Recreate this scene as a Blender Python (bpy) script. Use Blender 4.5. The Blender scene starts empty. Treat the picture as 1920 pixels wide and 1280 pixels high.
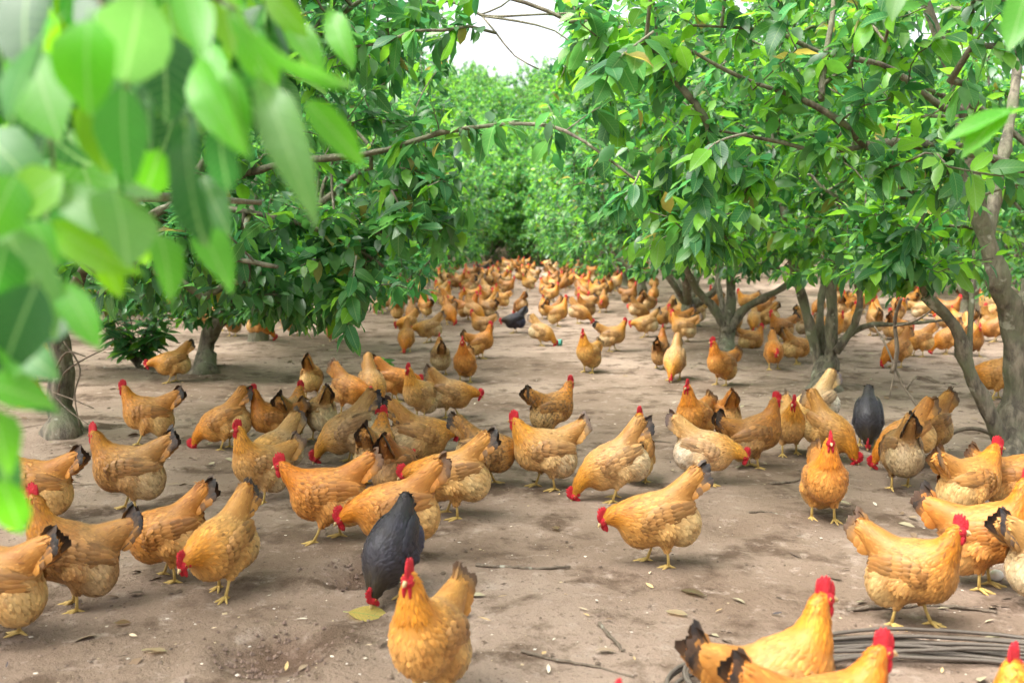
import bpy, math, random
import numpy as np
from mathutils import Matrix, Vector

# ------------------------------------------------------------------ camera, sky, sun, exposure
scene = bpy.context.scene
col = scene.collection
rng = np.random.default_rng(7)
random.seed(7)
R = math.radians

CAM_H = 1.25
FPX = 1867.0                      # focal length in pixels of the 1920 px wide photograph
PITCH = math.atan((640 - 455) / FPX)
cam_d = bpy.data.cameras.new('camera')
cam = bpy.data.objects.new('camera', cam_d)
col.objects.link(cam)
cam.location = (0, 0, CAM_H)
cam.rotation_euler = (math.pi / 2 - PITCH, 0, 0)
cam_d.sensor_width = 36
cam_d.lens = FPX / 1920 * 36
cam_d.clip_start = 0.05
cam_d.clip_end = 600
cam_d.dof.use_dof = True
cam_d.dof.focus_distance = 4.6
cam_d.dof.aperture_fstop = 3.1
scene.camera = cam

SUN_EL, SUN_AZ = 58, -112           # azimuth from +Y (straight ahead) towards +X
world = bpy.data.worlds.new('World')
scene.world = world
world.use_nodes = True
wn, wl = world.node_tree.nodes, world.node_tree.links
bg = wn['Background']
sky = wn.new('ShaderNodeTexSky')
sky.sky_type = 'NISHITA'
sky.sun_disc = False
sky.sun_elevation = R(SUN_EL)
sky.sun_rotation = R(SUN_AZ)
sky.air_density = 1.0
sky.dust_density = 7.0
sky.ozone_density = 1.0
hs = wn.new('ShaderNodeHueSaturation')
hs.inputs['Saturation'].default_value = 0.25      # overcast: a nearly white sky
wl.new(sky.outputs[0], hs.inputs['Color'])
wl.new(hs.outputs[0], bg.inputs[0])
bg.inputs[1].default_value = 0.15

sun_d = bpy.data.lights.new('sun', 'SUN')
sun_d.energy = 1.5
sun_d.angle = R(50)
sun_d.color = (1.0, 0.96, 0.9)
sun = bpy.data.objects.new('sun', sun_d)
col.objects.link(sun)
sd = Vector((math.sin(R(SUN_AZ)) * math.cos(R(SUN_EL)), math.cos(R(SUN_AZ)) * math.cos(R(SUN_EL)), math.sin(R(SUN_EL))))
sun.rotation_euler = sd.to_track_quat('Z', 'Y').to_euler()

vs = scene.view_settings
vs.view_transform = 'Standard'
vs.look = 'None'
vs.gamma = 1
vs.use_curve_mapping = False
vs.exposure = 1.88
scene.render.engine = 'CYCLES'
cy = scene.cycles
cy.max_bounces = 7
cy.diffuse_bounces = 4
cy.glossy_bounces = 2
cy.transmission_bounces = 5
cy.transparent_max_bounces = 4
cy.caustics_reflective = False
cy.caustics_refractive = False
cy.use_adaptive_sampling = True
cy.adaptive_threshold = 0.02
cy.use_denoising = True

# ------------------------------------------------------------------ helpers
def sstep(a, b, x):
    t = np.clip((x - a) / (b - a), 0, 1)
    return t * t * (3 - 2 * t)

_lat = np.random.default_rng(3).random((256, 256))
def vnoise(x, y):
    x = np.asarray(x, float); y = np.asarray(y, float)
    xi = np.floor(x).astype(int); yi = np.floor(y).astype(int)
    u = x - xi; v = y - yi
    u = u * u * (3 - 2 * u); v = v * v * (3 - 2 * v)
    a = _lat[xi % 256, yi % 256]; b = _lat[(xi + 1) % 256, yi % 256]
    c = _lat[xi % 256, (yi + 1) % 256]; d = _lat[(xi + 1) % 256, (yi + 1) % 256]
    return (a * (1 - u) + b * u) * (1 - v) + (c * (1 - u) + d * u) * v - 0.5
def fbm(x, y, o=4):
    s = 0; a = 1
    for i in range(o):
        s = s + a * vnoise(x * 2 ** i + 17.3 * i, y * 2 ** i + 5.1 * i); a *= 0.5
    return s

TREES = []                                            # filled below: (x, y) of trunks, for the soil mounds
PITS = [(-0.55, 3.62, 0.17, 0.05), (-0.72, 2.92, 0.17, 0.045), (-1.2, 3.75, .2, .02), (2.2, 6.7, .35, .04), (1.0, 4.3, .14, .018)]
def ground_z(x, y):
    x = np.asarray(x, float); y = np.asarray(y, float)
    z = 0.235 * sstep(12, 25, y) + 0.10 * sstep(24, 40, y)
    z = z + 8.6 * sstep(39, 72, y) + 3.0 * sstep(72, 130, y)
    z = z + 3.5 * sstep(24, 60, np.abs(x))
    z = z + 0.035 * fbm(x * 0.55, y * 0.55, 3) * sstep(1, 3, y) + 0.012 * fbm(x * 3.1, y * 3.1, 3)
    for px, py, r, d in PITS:
        q = np.hypot(x - px, (y - py)) / r
        z = z - d * np.exp(-q * q * 1.5) + d * 0.45 * np.exp(-((q - 1.25) / 0.35) ** 2)
    for tx, ty in TREES:
        q = np.hypot(x - tx, y - ty)
        z = z + 0.06 * np.exp(-(q / 0.38) ** 2)
    return z

CP, SP = math.cos(PITCH), math.sin(PITCH)
def ray(px, py):
    a = (px - 960) / FPX; b = (640 - py) / FPX
    return np.array([a, CP + b * SP, -SP + b * CP])   # unit depth along the view axis
_T = 0.6 * 1.004 ** np.arange(1250)
def at(px, py):                                       # the point of the ground seen at this pixel of the photograph
    d = ray(px, py); o = np.array([0, 0, CAM_H])
    P = o + d * _T[:, None]
    h = P[:, 2] - ground_z(P[:, 0], P[:, 1])
    k = max(1, int(np.argmax(h < 0)))
    f = h[k - 1] / (h[k - 1] - h[k])
    p = P[k - 1] + (P[k] - P[k - 1]) * f
    return np.array([p[0], p[1], float(ground_z(p[0], p[1]))])
def pt(px, py, depth):                                # a point in the air
    return np.array([0, 0, CAM_H]) + ray(px, py) * depth
def to_px(P):
    q = np.asarray(P, float) - np.array([0, 0, CAM_H])
    zc = q[..., 1] * CP - q[..., 2] * SP
    yc = q[..., 1] * SP + q[..., 2] * CP
    return 960 + FPX * q[..., 0] / zc, 640 - FPX * yc / zc, zc

def unit(v):
    v = np.asarray(v, float)
    return v / np.maximum(np.linalg.norm(v, axis=-1, keepdims=True), 1e-9)

class MB:                                             # collects vertices, faces, colours
    def __init__(s):
        s.V = []; s.F = []; s.C = []; s.M = []; s.n = 0
    def add(s, V, F, c=(1, 1, 1), mat=0):
        V = np.asarray(V, float)
        s.V.append(V)
        c = np.asarray(c, float)
        s.C.append(np.broadcast_to(c, (len(V), 3)))
        for f in (F if isinstance(F, (list, tuple)) and len(F) and isinstance(F[0], np.ndarray) and F[0].ndim == 2 else [np.asarray(F)]):
            if len(f):
                s.F.append(f + s.n); s.M.append(np.full(len(f), mat))
        s.n += len(V)
    def merge(s, o, mat=0):
        for V, C in zip(o.V, o.C):
            s.V.append(V); s.C.append(C)
        for f, m in zip(o.F, o.M):
            s.F.append(f + s.n); s.M.append(np.full(len(f), mat))
        s.n += o.n
    def mesh(s, name, mats, smooth=True):
        me = bpy.data.meshes.new(name)
        V = np.concatenate(s.V); C = np.concatenate(s.C)
        me.vertices.add(len(V)); me.vertices.foreach_set('co', V.astype(np.float32).ravel())
        loops = np.concatenate([f.ravel() for f in s.F]).astype(np.int32)
        sizes = np.concatenate([np.full(len(f), f.shape[1]) for f in s.F]).astype(np.int32)
        starts = np.concatenate([[0], np.cumsum(sizes)[:-1]]).astype(np.int32)
        me.loops.add(len(loops)); me.loops.foreach_set('vertex_index', loops)
        me.polygons.add(len(sizes)); me.polygons.foreach_set('loop_start', starts)
        me.polygons.foreach_set('loop_total', sizes)
        me.polygons.foreach_set('material_index', np.concatenate(s.M).astype(np.int32))
        me.polygons.foreach_set('use_smooth', np.full(len(sizes), smooth))
        me.update(calc_edges=True)
        ca = me.color_attributes.new('Col', 'FLOAT_COLOR', 'POINT')
        ca.data.foreach_set('color', np.concatenate([C, np.ones((len(C), 1))], 1).astype(np.float32).ravel())
        for m in (mats if isinstance(mats, (list, tuple)) else [mats]):
            me.materials.append(m)
        return me

def tube(mb, P, rad, sides=6, c=(1, 1, 1), cap=True, rough=0):
    P = np.asarray(P, float); n = len(P)
    rad = np.broadcast_to(np.asarray(rad, float), (n,))
    T = unit(np.gradient(P, axis=0))
    u = np.cross(T[0], [0, 0, 1.0])
    if np.linalg.norm(u) < 1e-3: u = np.cross(T[0], [1.0, 0, 0])
    u = unit(u); rings = []
    a = np.arange(sides) / sides * 2 * math.pi
    for i in range(n):
        u = unit(u - T[i] * np.dot(u, T[i])); w = np.cross(T[i], u)
        rd = rad[i] * (1 + rough * (np.sin(3 * a + .21 * i) + .7 * np.sin(5 * a - .33 * i + 2) + 1.6 * vnoise(a * 1.9 + 3.1, np.full(sides, i * .55))))[:, None] if rough else rad[i]
        rings.append(P[i] + rd * (np.cos(a)[:, None] * u + np.sin(a)[:, None] * w))
    V = np.concatenate(rings)
    i = np.arange(n - 1)[:, None] * sides; j = np.arange(sides)[None]
    j2 = (j + 1) % sides
    F = np.stack([i + j, i + j2, i + sides + j2, i + sides + j], -1).reshape(-1, 4)
    Fs = [F]
    if cap:
        V = np.concatenate([V, P[:1], P[-1:]])
        k = n * sides
        Fs.append(np.stack([np.full(sides, k), j2[0], j[0]], -1))
        b = (n - 1) * sides
        Fs.append(np.stack([np.full(sides, k + 1), b + j[0], b + j2[0]], -1))
    cc = np.asarray(c, float)
    mb.add(V, Fs, cc)

def ellipsoid(mb, cen, r, rot=None, c=(1, 1, 1), nu=10, nv=7):
    th = np.linspace(0, math.pi, nv + 1)[1:-1]; ph = np.arange(nu) / nu * 2 * math.pi
    V = [[0, 0, 1.0]] + [[math.sin(t) * math.cos(p), math.sin(t) * math.sin(p), math.cos(t)] for t in th for p in ph] + [[0, 0, -1.0]]
    V = np.array(V) * np.asarray(r)
    if rot is not None: V = V @ np.asarray(rot).T
    V = V + np.asarray(cen)
    j = np.arange(nu); j2 = (j + 1) % nu; m = len(th)
    Fs = [np.stack([np.zeros(nu, int), 1 + j, 1 + j2], -1)]
    for i in range(m - 1):
        a = 1 + i * nu
        Fs.append(np.stack([a + j, a + nu + j, a + nu + j2, a + j2], -1))
    a = 1 + (m - 1) * nu
    Fs.append(np.stack([a + j2, a + j, np.full(nu, len(V) - 1)], -1))
    mb.add(V, Fs, c)

def obj(name, me, parent=None, loc=None):
    o = bpy.data.objects.new(name, me)
    col.objects.link(o)
    if loc is not None: o.location = loc
    if parent is not None: o.parent = parent
    return o
def tag(o, label=None, cat=None, group=None, kind=None):
    if label: o['label'] = label
    if cat: o['category'] = cat
    if group: o['group'] = group
    if kind: o['kind'] = kind
    return o

# ------------------------------------------------------------------ materials
def mat(name):
    m = bpy.data.materials.new(name); m.use_nodes = True
    nt = m.node_tree; b = nt.nodes['Principled BSDF']
    return m, nt.nodes, nt.links, b
def mix_rgb(n, l, a, b, fac, mode='MIX'):
    x = n.new('ShaderNodeMix'); x.data_type = 'RGBA'; x.blend_type = mode
    for s, v in ((x.inputs[0], fac), (x.inputs[6], a), (x.inputs[7], b)):
        if hasattr(v, 'links') or hasattr(v, 'is_linked'): l.new(v, s)
        elif isinstance(v, (int, float)): s.default_value = v
        else: s.default_value = (*v, 1)
    return x.outputs[2]
def noise(n, l, scale, detail=4, rough=.6, vec=None):
    t = n.new('ShaderNodeTexNoise'); t.inputs['Scale'].default_value = scale
    t.inputs['Detail'].default_value = detail; t.inputs['Roughness'].default_value = rough
    if vec is not None: l.new(vec, t.inputs['Vector'])
    return t.outputs[0]
def ramp(n, l, src, a, b):
    r = n.new('ShaderNodeMapRange'); r.inputs[1].default_value = a; r.inputs[2].default_value = b
    l.new(src, r.inputs[0]); return r.outputs[0]

def flat(name, c, rough=.6, spec=.4, bump=0, scale=60):
    m, n, l, b = mat(name)
    b.inputs['Roughness'].default_value = rough
    b.inputs['Specular IOR Level'].default_value = spec
    tc = n.new('ShaderNodeTexCoord').outputs['Object']
    ns = noise(n, l, scale, 3, .6, tc)
    l.new(mix_rgb(n, l, tuple(x * .78 for x in c), tuple(min(1, x * 1.18) for x in c), ns), b.inputs['Base Color'])
    if bump:
        bp = n.new('ShaderNodeBump'); bp.inputs['Strength'].default_value = bump; bp.inputs['Distance'].default_value = .01
        l.new(ns, bp.inputs['Height']); l.new(bp.outputs[0], b.inputs['Normal'])
    return m

def leaf_material(name, per_object):
    m, n, l, b = mat(name)
    if per_object:
        c = n.new('ShaderNodeObjectInfo').outputs['Color']
    else:
        a = n.new('ShaderNodeAttribute'); a.attribute_name = 'Col'; c = a.outputs['Color']
    tc = n.new('ShaderNodeTexCoord').outputs['Object']
    ns = noise(n, l, 40 if per_object else 25, 3, .6, tc)
    c = mix_rgb(n, l, c, mix_rgb(n, l, c, (.75, .78, .7), 1.0, 'MULTIPLY'), ramp(n, l, ns, .35, .7))
    if per_object:
        sx = n.new('ShaderNodeSeparateXYZ'); l.new(tc, sx.inputs[0])
        ab = n.new('ShaderNodeMath'); ab.operation = 'ABSOLUTE'; l.new(sx.outputs[1], ab.inputs[0])
        c = mix_rgb(n, l, mix_rgb(n, l, c, (.20, .34, .12), .55), c, ramp(n, l, ab.outputs[0], .006, .016))
        vx = n.new('ShaderNodeMath'); vx.operation = 'MULTIPLY_ADD'; vx.inputs[1].default_value = -.9; l.new(ab.outputs[0], vx.inputs[0]); l.new(sx.outputs[0], vx.inputs[2])
        vf = n.new('ShaderNodeMath'); vf.operation = 'MULTIPLY'; vf.inputs[1].default_value = 62; l.new(vx.outputs[0], vf.inputs[0])
        vs_ = n.new('ShaderNodeMath'); vs_.operation = 'SINE'; l.new(vf.outputs[0], vs_.inputs[0])
        c = mix_rgb(n, l, c, mix_rgb(n, l, c, (.16, .30, .09), .30), ramp(n, l, vs_.outputs[0], .80, 1.0))
    geo = n.new('ShaderNodeNewGeometry')
    back = mix_rgb(n, l, c, (.15, .27, .11), .35)     # the paler underside of a citrus leaf
    c2 = mix_rgb(n, l, c, back, geo.outputs['Backfacing'])
    l.new(c2, b.inputs['Base Color'])
    b.inputs['Roughness'].default_value = .40 if per_object else .33
    b.inputs['Specular IOR Level'].default_value = .38 if per_object else .6
    tr = n.new('ShaderNodeBsdfTranslucent')
    hsv = n.new('ShaderNodeHueSaturation'); hsv.inputs['Hue'].default_value = .489; hsv.inputs['Saturation'].default_value = 1.04
    hsv.inputs['Value'].default_value = 2.35
    l.new(c, hsv.inputs['Color']); l.new(hsv.outputs[0], tr.inputs['Color'])
    mx = n.new('ShaderNodeMixShader'); mx.inputs[0].default_value = .50
    l.new(b.outputs[0], mx.inputs[1]); l.new(tr.outputs[0], mx.inputs[2])
    l.new(mx.outputs[0], n['Material Output'].inputs['Surface'])
    return m
M_LEAF = leaf_material('citrus_leaf', False)
M_LEAF_O = leaf_material('citrus_leaf_single', True)

def bark_material(name, c1, c2, moss):
    m, n, l, b = mat(name)
    tc = n.new('ShaderNodeTexCoord').outputs['Object']
    mp = n.new('ShaderNodeMapping'); mp.inputs['Scale'].default_value = (1, 1, .35)
    l.new(tc, mp.inputs['Vector'])
    n1 = noise(n, l, 22, 6, .65, mp.outputs[0]); n2 = noise(n, l, 5, 4, .6, tc)
    c = mix_rgb(n, l, c1, c2, ramp(n, l, n1, .40, .62))
    c = mix_rgb(n, l, c, moss, ramp(n, l, n2, .44, .62))
    n3 = noise(n, l, 13, 3, .5, tc)
    c = mix_rgb(n, l, c, (.33, .32, .25), ramp(n, l, n3, .64, .71))
    l.new(c, b.inputs['Base Color']); b.inputs['Roughness'].default_value = .85
    bp = n.new('ShaderNodeBump'); bp.inputs['Strength'].default_value = .9; bp.inputs['Distance'].default_value = .03
    l.new(n1, bp.inputs['Height']); l.new(bp.outputs[0], b.inputs['Normal'])
    return m
M_BARK = bark_material('citrus_bark', (.075, .062, .045), (.235, .20, .145), (.15, .155, .092))
M_TWIG = bark_material('dead_twig', (.09, .065, .045), (.22, .17, .12), (.13, .10, .07))

def ground_material():
    m, n, l, b = mat('soil')
    tc = n.new('ShaderNodeTexCoord').outputs['Object']
    big = noise(n, l, .55, 5, .6, tc); mid = noise(n, l, 3.2, 6, .65, tc)
    fine = noise(n, l, 38, 5, .7, tc); grit = noise(n, l, 160, 3, .7, tc)
    c = mix_rgb(n, l, (.178, .122, .084), (.352, .264, .202), ramp(n, l, big, .38, .62))
    c = mix_rgb(n, l, c, (.118, .078, .052), ramp(n, l, mid, .51, .62))
    mid2 = noise(n, l, 9, 5, .7, tc)
    c = mix_rgb(n, l, c, (.37, .29, .232), ramp(n, l, mid2, .56, .70))
    c = mix_rgb(n, l, c, (.095, .063, .043), ramp(n, l, fine, .58, .72))
    c = mix_rgb(n, l, c, (.40, .315, .25), ramp(n, l, grit, .64, .82))
    at_ = n.new('ShaderNodeAttribute'); at_.attribute_name = 'Col'   # loose dark dug-up soil in the dust baths
    c = mix_rgb(n, l, c, at_.outputs['Color'], 1.0, 'MULTIPLY')
    l.new(c, b.inputs['Base Color'])
    b.inputs['Roughness'].default_value = .9; b.inputs['Specular IOR Level'].default_value = .2
    hsum = n.new('ShaderNodeMath'); hsum.operation = 'ADD'
    k = n.new('ShaderNodeMath'); k.operation = 'MULTIPLY'; k.inputs[1].default_value = .35
    l.new(grit, k.inputs[0]); l.new(k.outputs[0], hsum.inputs[0]); l.new(fine, hsum.inputs[1])
    bp = n.new('ShaderNodeBump'); bp.inputs['Strength'].default_value = .8; bp.inputs['Distance'].default_value = .025
    l.new(hsum.outputs[0], bp.inputs['Height']); l.new(bp.outputs[0], b.inputs['Normal'])
    return m
M_SOIL = ground_material()

def plumage_material():
    m, n, l, b = mat('plumage')
    a = n.new('ShaderNodeAttribute'); a.attribute_name = 'Col'
    oi = n.new('ShaderNodeObjectInfo')
    tc = n.new('ShaderNodeTexCoord').outputs['Object']
    mo = n.new('ShaderNodeMapping'); l.new(tc, mo.inputs['Vector'])
    cx = n.new('ShaderNodeCombineXYZ'); l.new(oi.outputs['Random'], cx.inputs[0])
    sc = n.new('ShaderNodeVectorMath'); sc.operation = 'SCALE'; sc.inputs[3].default_value = 40
    l.new(cx.outputs[0], sc.inputs[0]); l.new(sc.outputs[0], mo.inputs['Location'])
    n1 = noise(n, l, 62, 3, .6, mo.outputs[0]); n2 = noise(n, l, 13, 3, .6, mo.outputs[0])
    c = mix_rgb(n, l, a.outputs['Color'], oi.outputs['Color'], 1.0, 'MULTIPLY')
    c = mix_rgb(n, l, c, (.80, .775, .75), 1.0, 'MULTIPLY')
    c = mix_rgb(n, l, c, mix_rgb(n, l, c, (.80, .70, .60), 1.0, 'MULTIPLY'), ramp(n, l, n2, .44, .66))
    mf = n.new('ShaderNodeMath'); mf.operation = 'MULTIPLY'
    l.new(ramp(n, l, n1, .50, .62), mf.inputs[0]); l.new(oi.outputs['Alpha'], mf.inputs[1])
    c = mix_rgb(n, l, c, (.10, .06, .03), mf.outputs[0])
    l.new(c, b.inputs['Base Color'])
    b.inputs['Roughness'].default_value = .52; b.inputs['Specular IOR Level'].default_value = .35
    b.inputs['Sheen Weight'].default_value = .05; b.inputs['Sheen Roughness'].default_value = .5
    return m
M_PLUM = plumage_material()
M_RED = flat('red_comb', (.55, .016, .028), .5, .35, .9, 260)
M_RED.node_tree.nodes['Principled BSDF'].inputs['Subsurface Weight'].default_value = .12
M_RED.node_tree.nodes['Principled BSDF'].inputs['Subsurface Radius'].default_value = (.01, .003, .002)
M_BEAK = flat('beak_horn', (.50, .36, .17), .4, .5)
M_SHANK = flat('yellow_shank', (.58, .40, .12), .55, .4, .4, 300)
M_EYE = flat('eye', (.012, .008, .006), .15, .6)
M_IRIS = flat('iris', (.55, .20, .03), .3, .5)
# ------------------------------------------------------------------ hens
def surface_nets(F, org, h):
    nx, ny, nz = F.shape
    S = F < 0
    corners = [(i, j, k) for i in (0, 1) for j in (0, 1) for k in (0, 1)]
    sl = lambda A, c: A[c[0]:nx - 1 + c[0], c[1]:ny - 1 + c[1], c[2]:nz - 1 + c[2]]
    cnt = sum(sl(S, c).astype(int) for c in corners)
    act = (cnt > 0) & (cnt < 8)
    acc = np.zeros(act.shape + (3,)); num = np.zeros(act.shape)
    for a in corners:
        for ax in range(3):
            if a[ax] == 0:
                b = list(a); b[ax] = 1; b = tuple(b)
                fa, fb = sl(F, a), sl(F, b)
                x = (fa < 0) != (fb < 0)
                t = np.where(x, fa / np.where(fa == fb, 1, fa - fb), 0)
                p = np.array(a, float) + 0 * acc
                p[..., ax] = t
                acc += np.where(x[..., None], p, 0); num += x
    idx = np.full(act.shape, -1); idx[act] = np.arange(act.sum())
    ijk = np.argwhere(act)
    V = (ijk + acc[act] / num[act][:, None]) * h + org
    Q = []
    for ax in range(3):
        o1, o2 = [(1, 2), (2, 0), (0, 1)][ax]
        s0 = [slice(1, -1)] * 3; s1 = [slice(1, -1)] * 3
        s0[ax] = slice(0, F.shape[ax] - 1); s1[ax] = slice(1, F.shape[ax])
        e = S[tuple(s0)] != S[tuple(s1)]
        p = np.argwhere(e)
        off = np.array([1, 1, 1]); off[ax] = 0
        p = p + off
        d1 = np.zeros(3, int); d1[o1] = 1
        d2 = np.zeros(3, int); d2[o2] = 1
        g = lambda q: idx[q[:, 0], q[:, 1], q[:, 2]]
        q = np.stack([g(p - d1 - d2), g(p - d2), g(p), g(p - d1)], 1)
        flip = ~S[p[:, 0], p[:, 1], p[:, 2]]
        q[flip] = q[flip][:, ::-1]
        Q.append(q)
    Q = np.concatenate(Q)
    return V, Q[(Q >= 0).all(1)]

GOLD = {'hackle': (.72, .285, .020), 'back': (.60, .335, .105), 'breast': (.68, .365, .100), 'fluff': (.72, .51, .225),
        'wing': (.54, .275, .078), 'saddle': (.60, .285, .058), 'thigh': (.69, .39, .12), 'black': (.022, .017, .014), 'brown': (.22, .12, .05)}

def feathers(mb, P, N, D, L, W, C, Rc, lift, r, st=((0, .35), (.4, .9), (.75, .85), (1., .0))):
    # overlapping feather cards: base narrow, widest at 60 %, rounded tip, arched across and along
    n = len(P)
    D = unit(D - N * (D * N).sum(1, keepdims=True)); B = np.cross(N, D)
    L = L[:, None]; W = W[:, None]
    Vs = []
    for t, w in st:
        c = P + D * L * t + N * (lift[:, None] * t - (L * t) ** 2 / (2 * Rc) + .0005)
        if w > 0:
            Vs += [c - B * W * w * .5 - N * W * .10, c + N * W * .06, c + B * W * w * .5 - N * W * .10]
        else:
            Vs += [c]
    V = np.stack(Vs, 1)                                # n,10,3
    Ft = []
    q = [(0, 1, 4, 3), (1, 2, 5, 4), (3, 4, 7, 6), (4, 5, 8, 7)]
    base = np.arange(n)[:, None] * 10
    F4 = np.concatenate([base + np.array(k)[None] for k in q])
    F3 = np.concatenate([base + np.array(k)[None] for k in [(6, 7, 9), (7, 8, 9)]])
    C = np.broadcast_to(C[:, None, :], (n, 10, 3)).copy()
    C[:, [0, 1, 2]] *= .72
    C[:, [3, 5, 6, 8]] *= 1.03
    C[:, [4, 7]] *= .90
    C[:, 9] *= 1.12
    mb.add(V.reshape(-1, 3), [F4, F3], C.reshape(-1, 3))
    return V

POSES = {
    # torso pitch (deg, front up +), neck points (x, z, r), head (x, z), head pitch deg (down -), head yaw, left/right leg swing, tail angle
    'alert': dict(pitch=20, neck=[(.082, .250, .066), (.108, .303, .045), (.118, .346, .029), (.122, .378, .0175)], head=(.134, .395), hp=-4, yaw=0, sw=(.012, -.012), tail=60, dz=0),
    'look':  dict(pitch=17, neck=[(.084, .248, .062), (.115, .304, .040), (.128, .350, .0255), (.133, .382, .0165)], head=(.140, .400), hp=-6, yaw=62, sw=(-.01, .02), tail=56, dz=0),
    'mid':   dict(pitch=10, neck=[(.093, .234, .066), (.126, .278, .045), (.145, .314, .029), (.153, .340, .0175)], head=(.167, .356), hp=-6, yaw=0, sw=(.06, -.05), tail=60, dz=0),
    'low':   dict(pitch=4, neck=[(.102, .222, .062), (.150, .254, .041), (.182, .280, .0265), (.198, .300, .017)], head=(.214, .313), hp=-12, yaw=0, sw=(.06, -.04), tail=56, dz=0),
    'graze': dict(pitch=-5, neck=[(.118, .196, .062), (.168, .200, .041), (.208, .196, .0265), (.228, .190, .017)], head=(.248, .182), hp=-32, yaw=0, sw=(.055, -.035), tail=62, dz=0),
    'dip':   dict(pitch=-24, neck=[(.100, .128, .062), (.138, .100, .041), (.162, .070, .0265), (.170, .056, .017)], head=(.180, .044), hp=-62, yaw=-6, sw=(.02, -.01), tail=22, dz=0),
    'peck':  dict(pitch=-17, neck=[(.118, .150, .062), (.168, .122, .041), (.200, .088, .0265), (.212, .066, .017)], head=(.224, .040), hp=-58, yaw=8, sw=(.03, -.01), tail=56, dz=0),
    'rest':  dict(pitch=0, neck=[(.095, .222, .062), (.125, .260, .042), (.135, .292, .028), (.138, .318, .018)], head=(.150, .333), hp=-4, yaw=-20, sw=(0, 0), tail=34, dz=-.085),
}

def rot_y(deg):                                        # positive lifts the front (+x towards +z)
    a = R(deg); c, s = math.cos(a), math.sin(a)
    return np.array([[c, 0, -s], [0, 1, 0], [s, 0, c]])
def rot_z(deg):
    a = R(deg); c, s = math.cos(a), math.sin(a)
    return np.array([[c, -s, 0], [s, c, 0], [0, 0, 1]])

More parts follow.
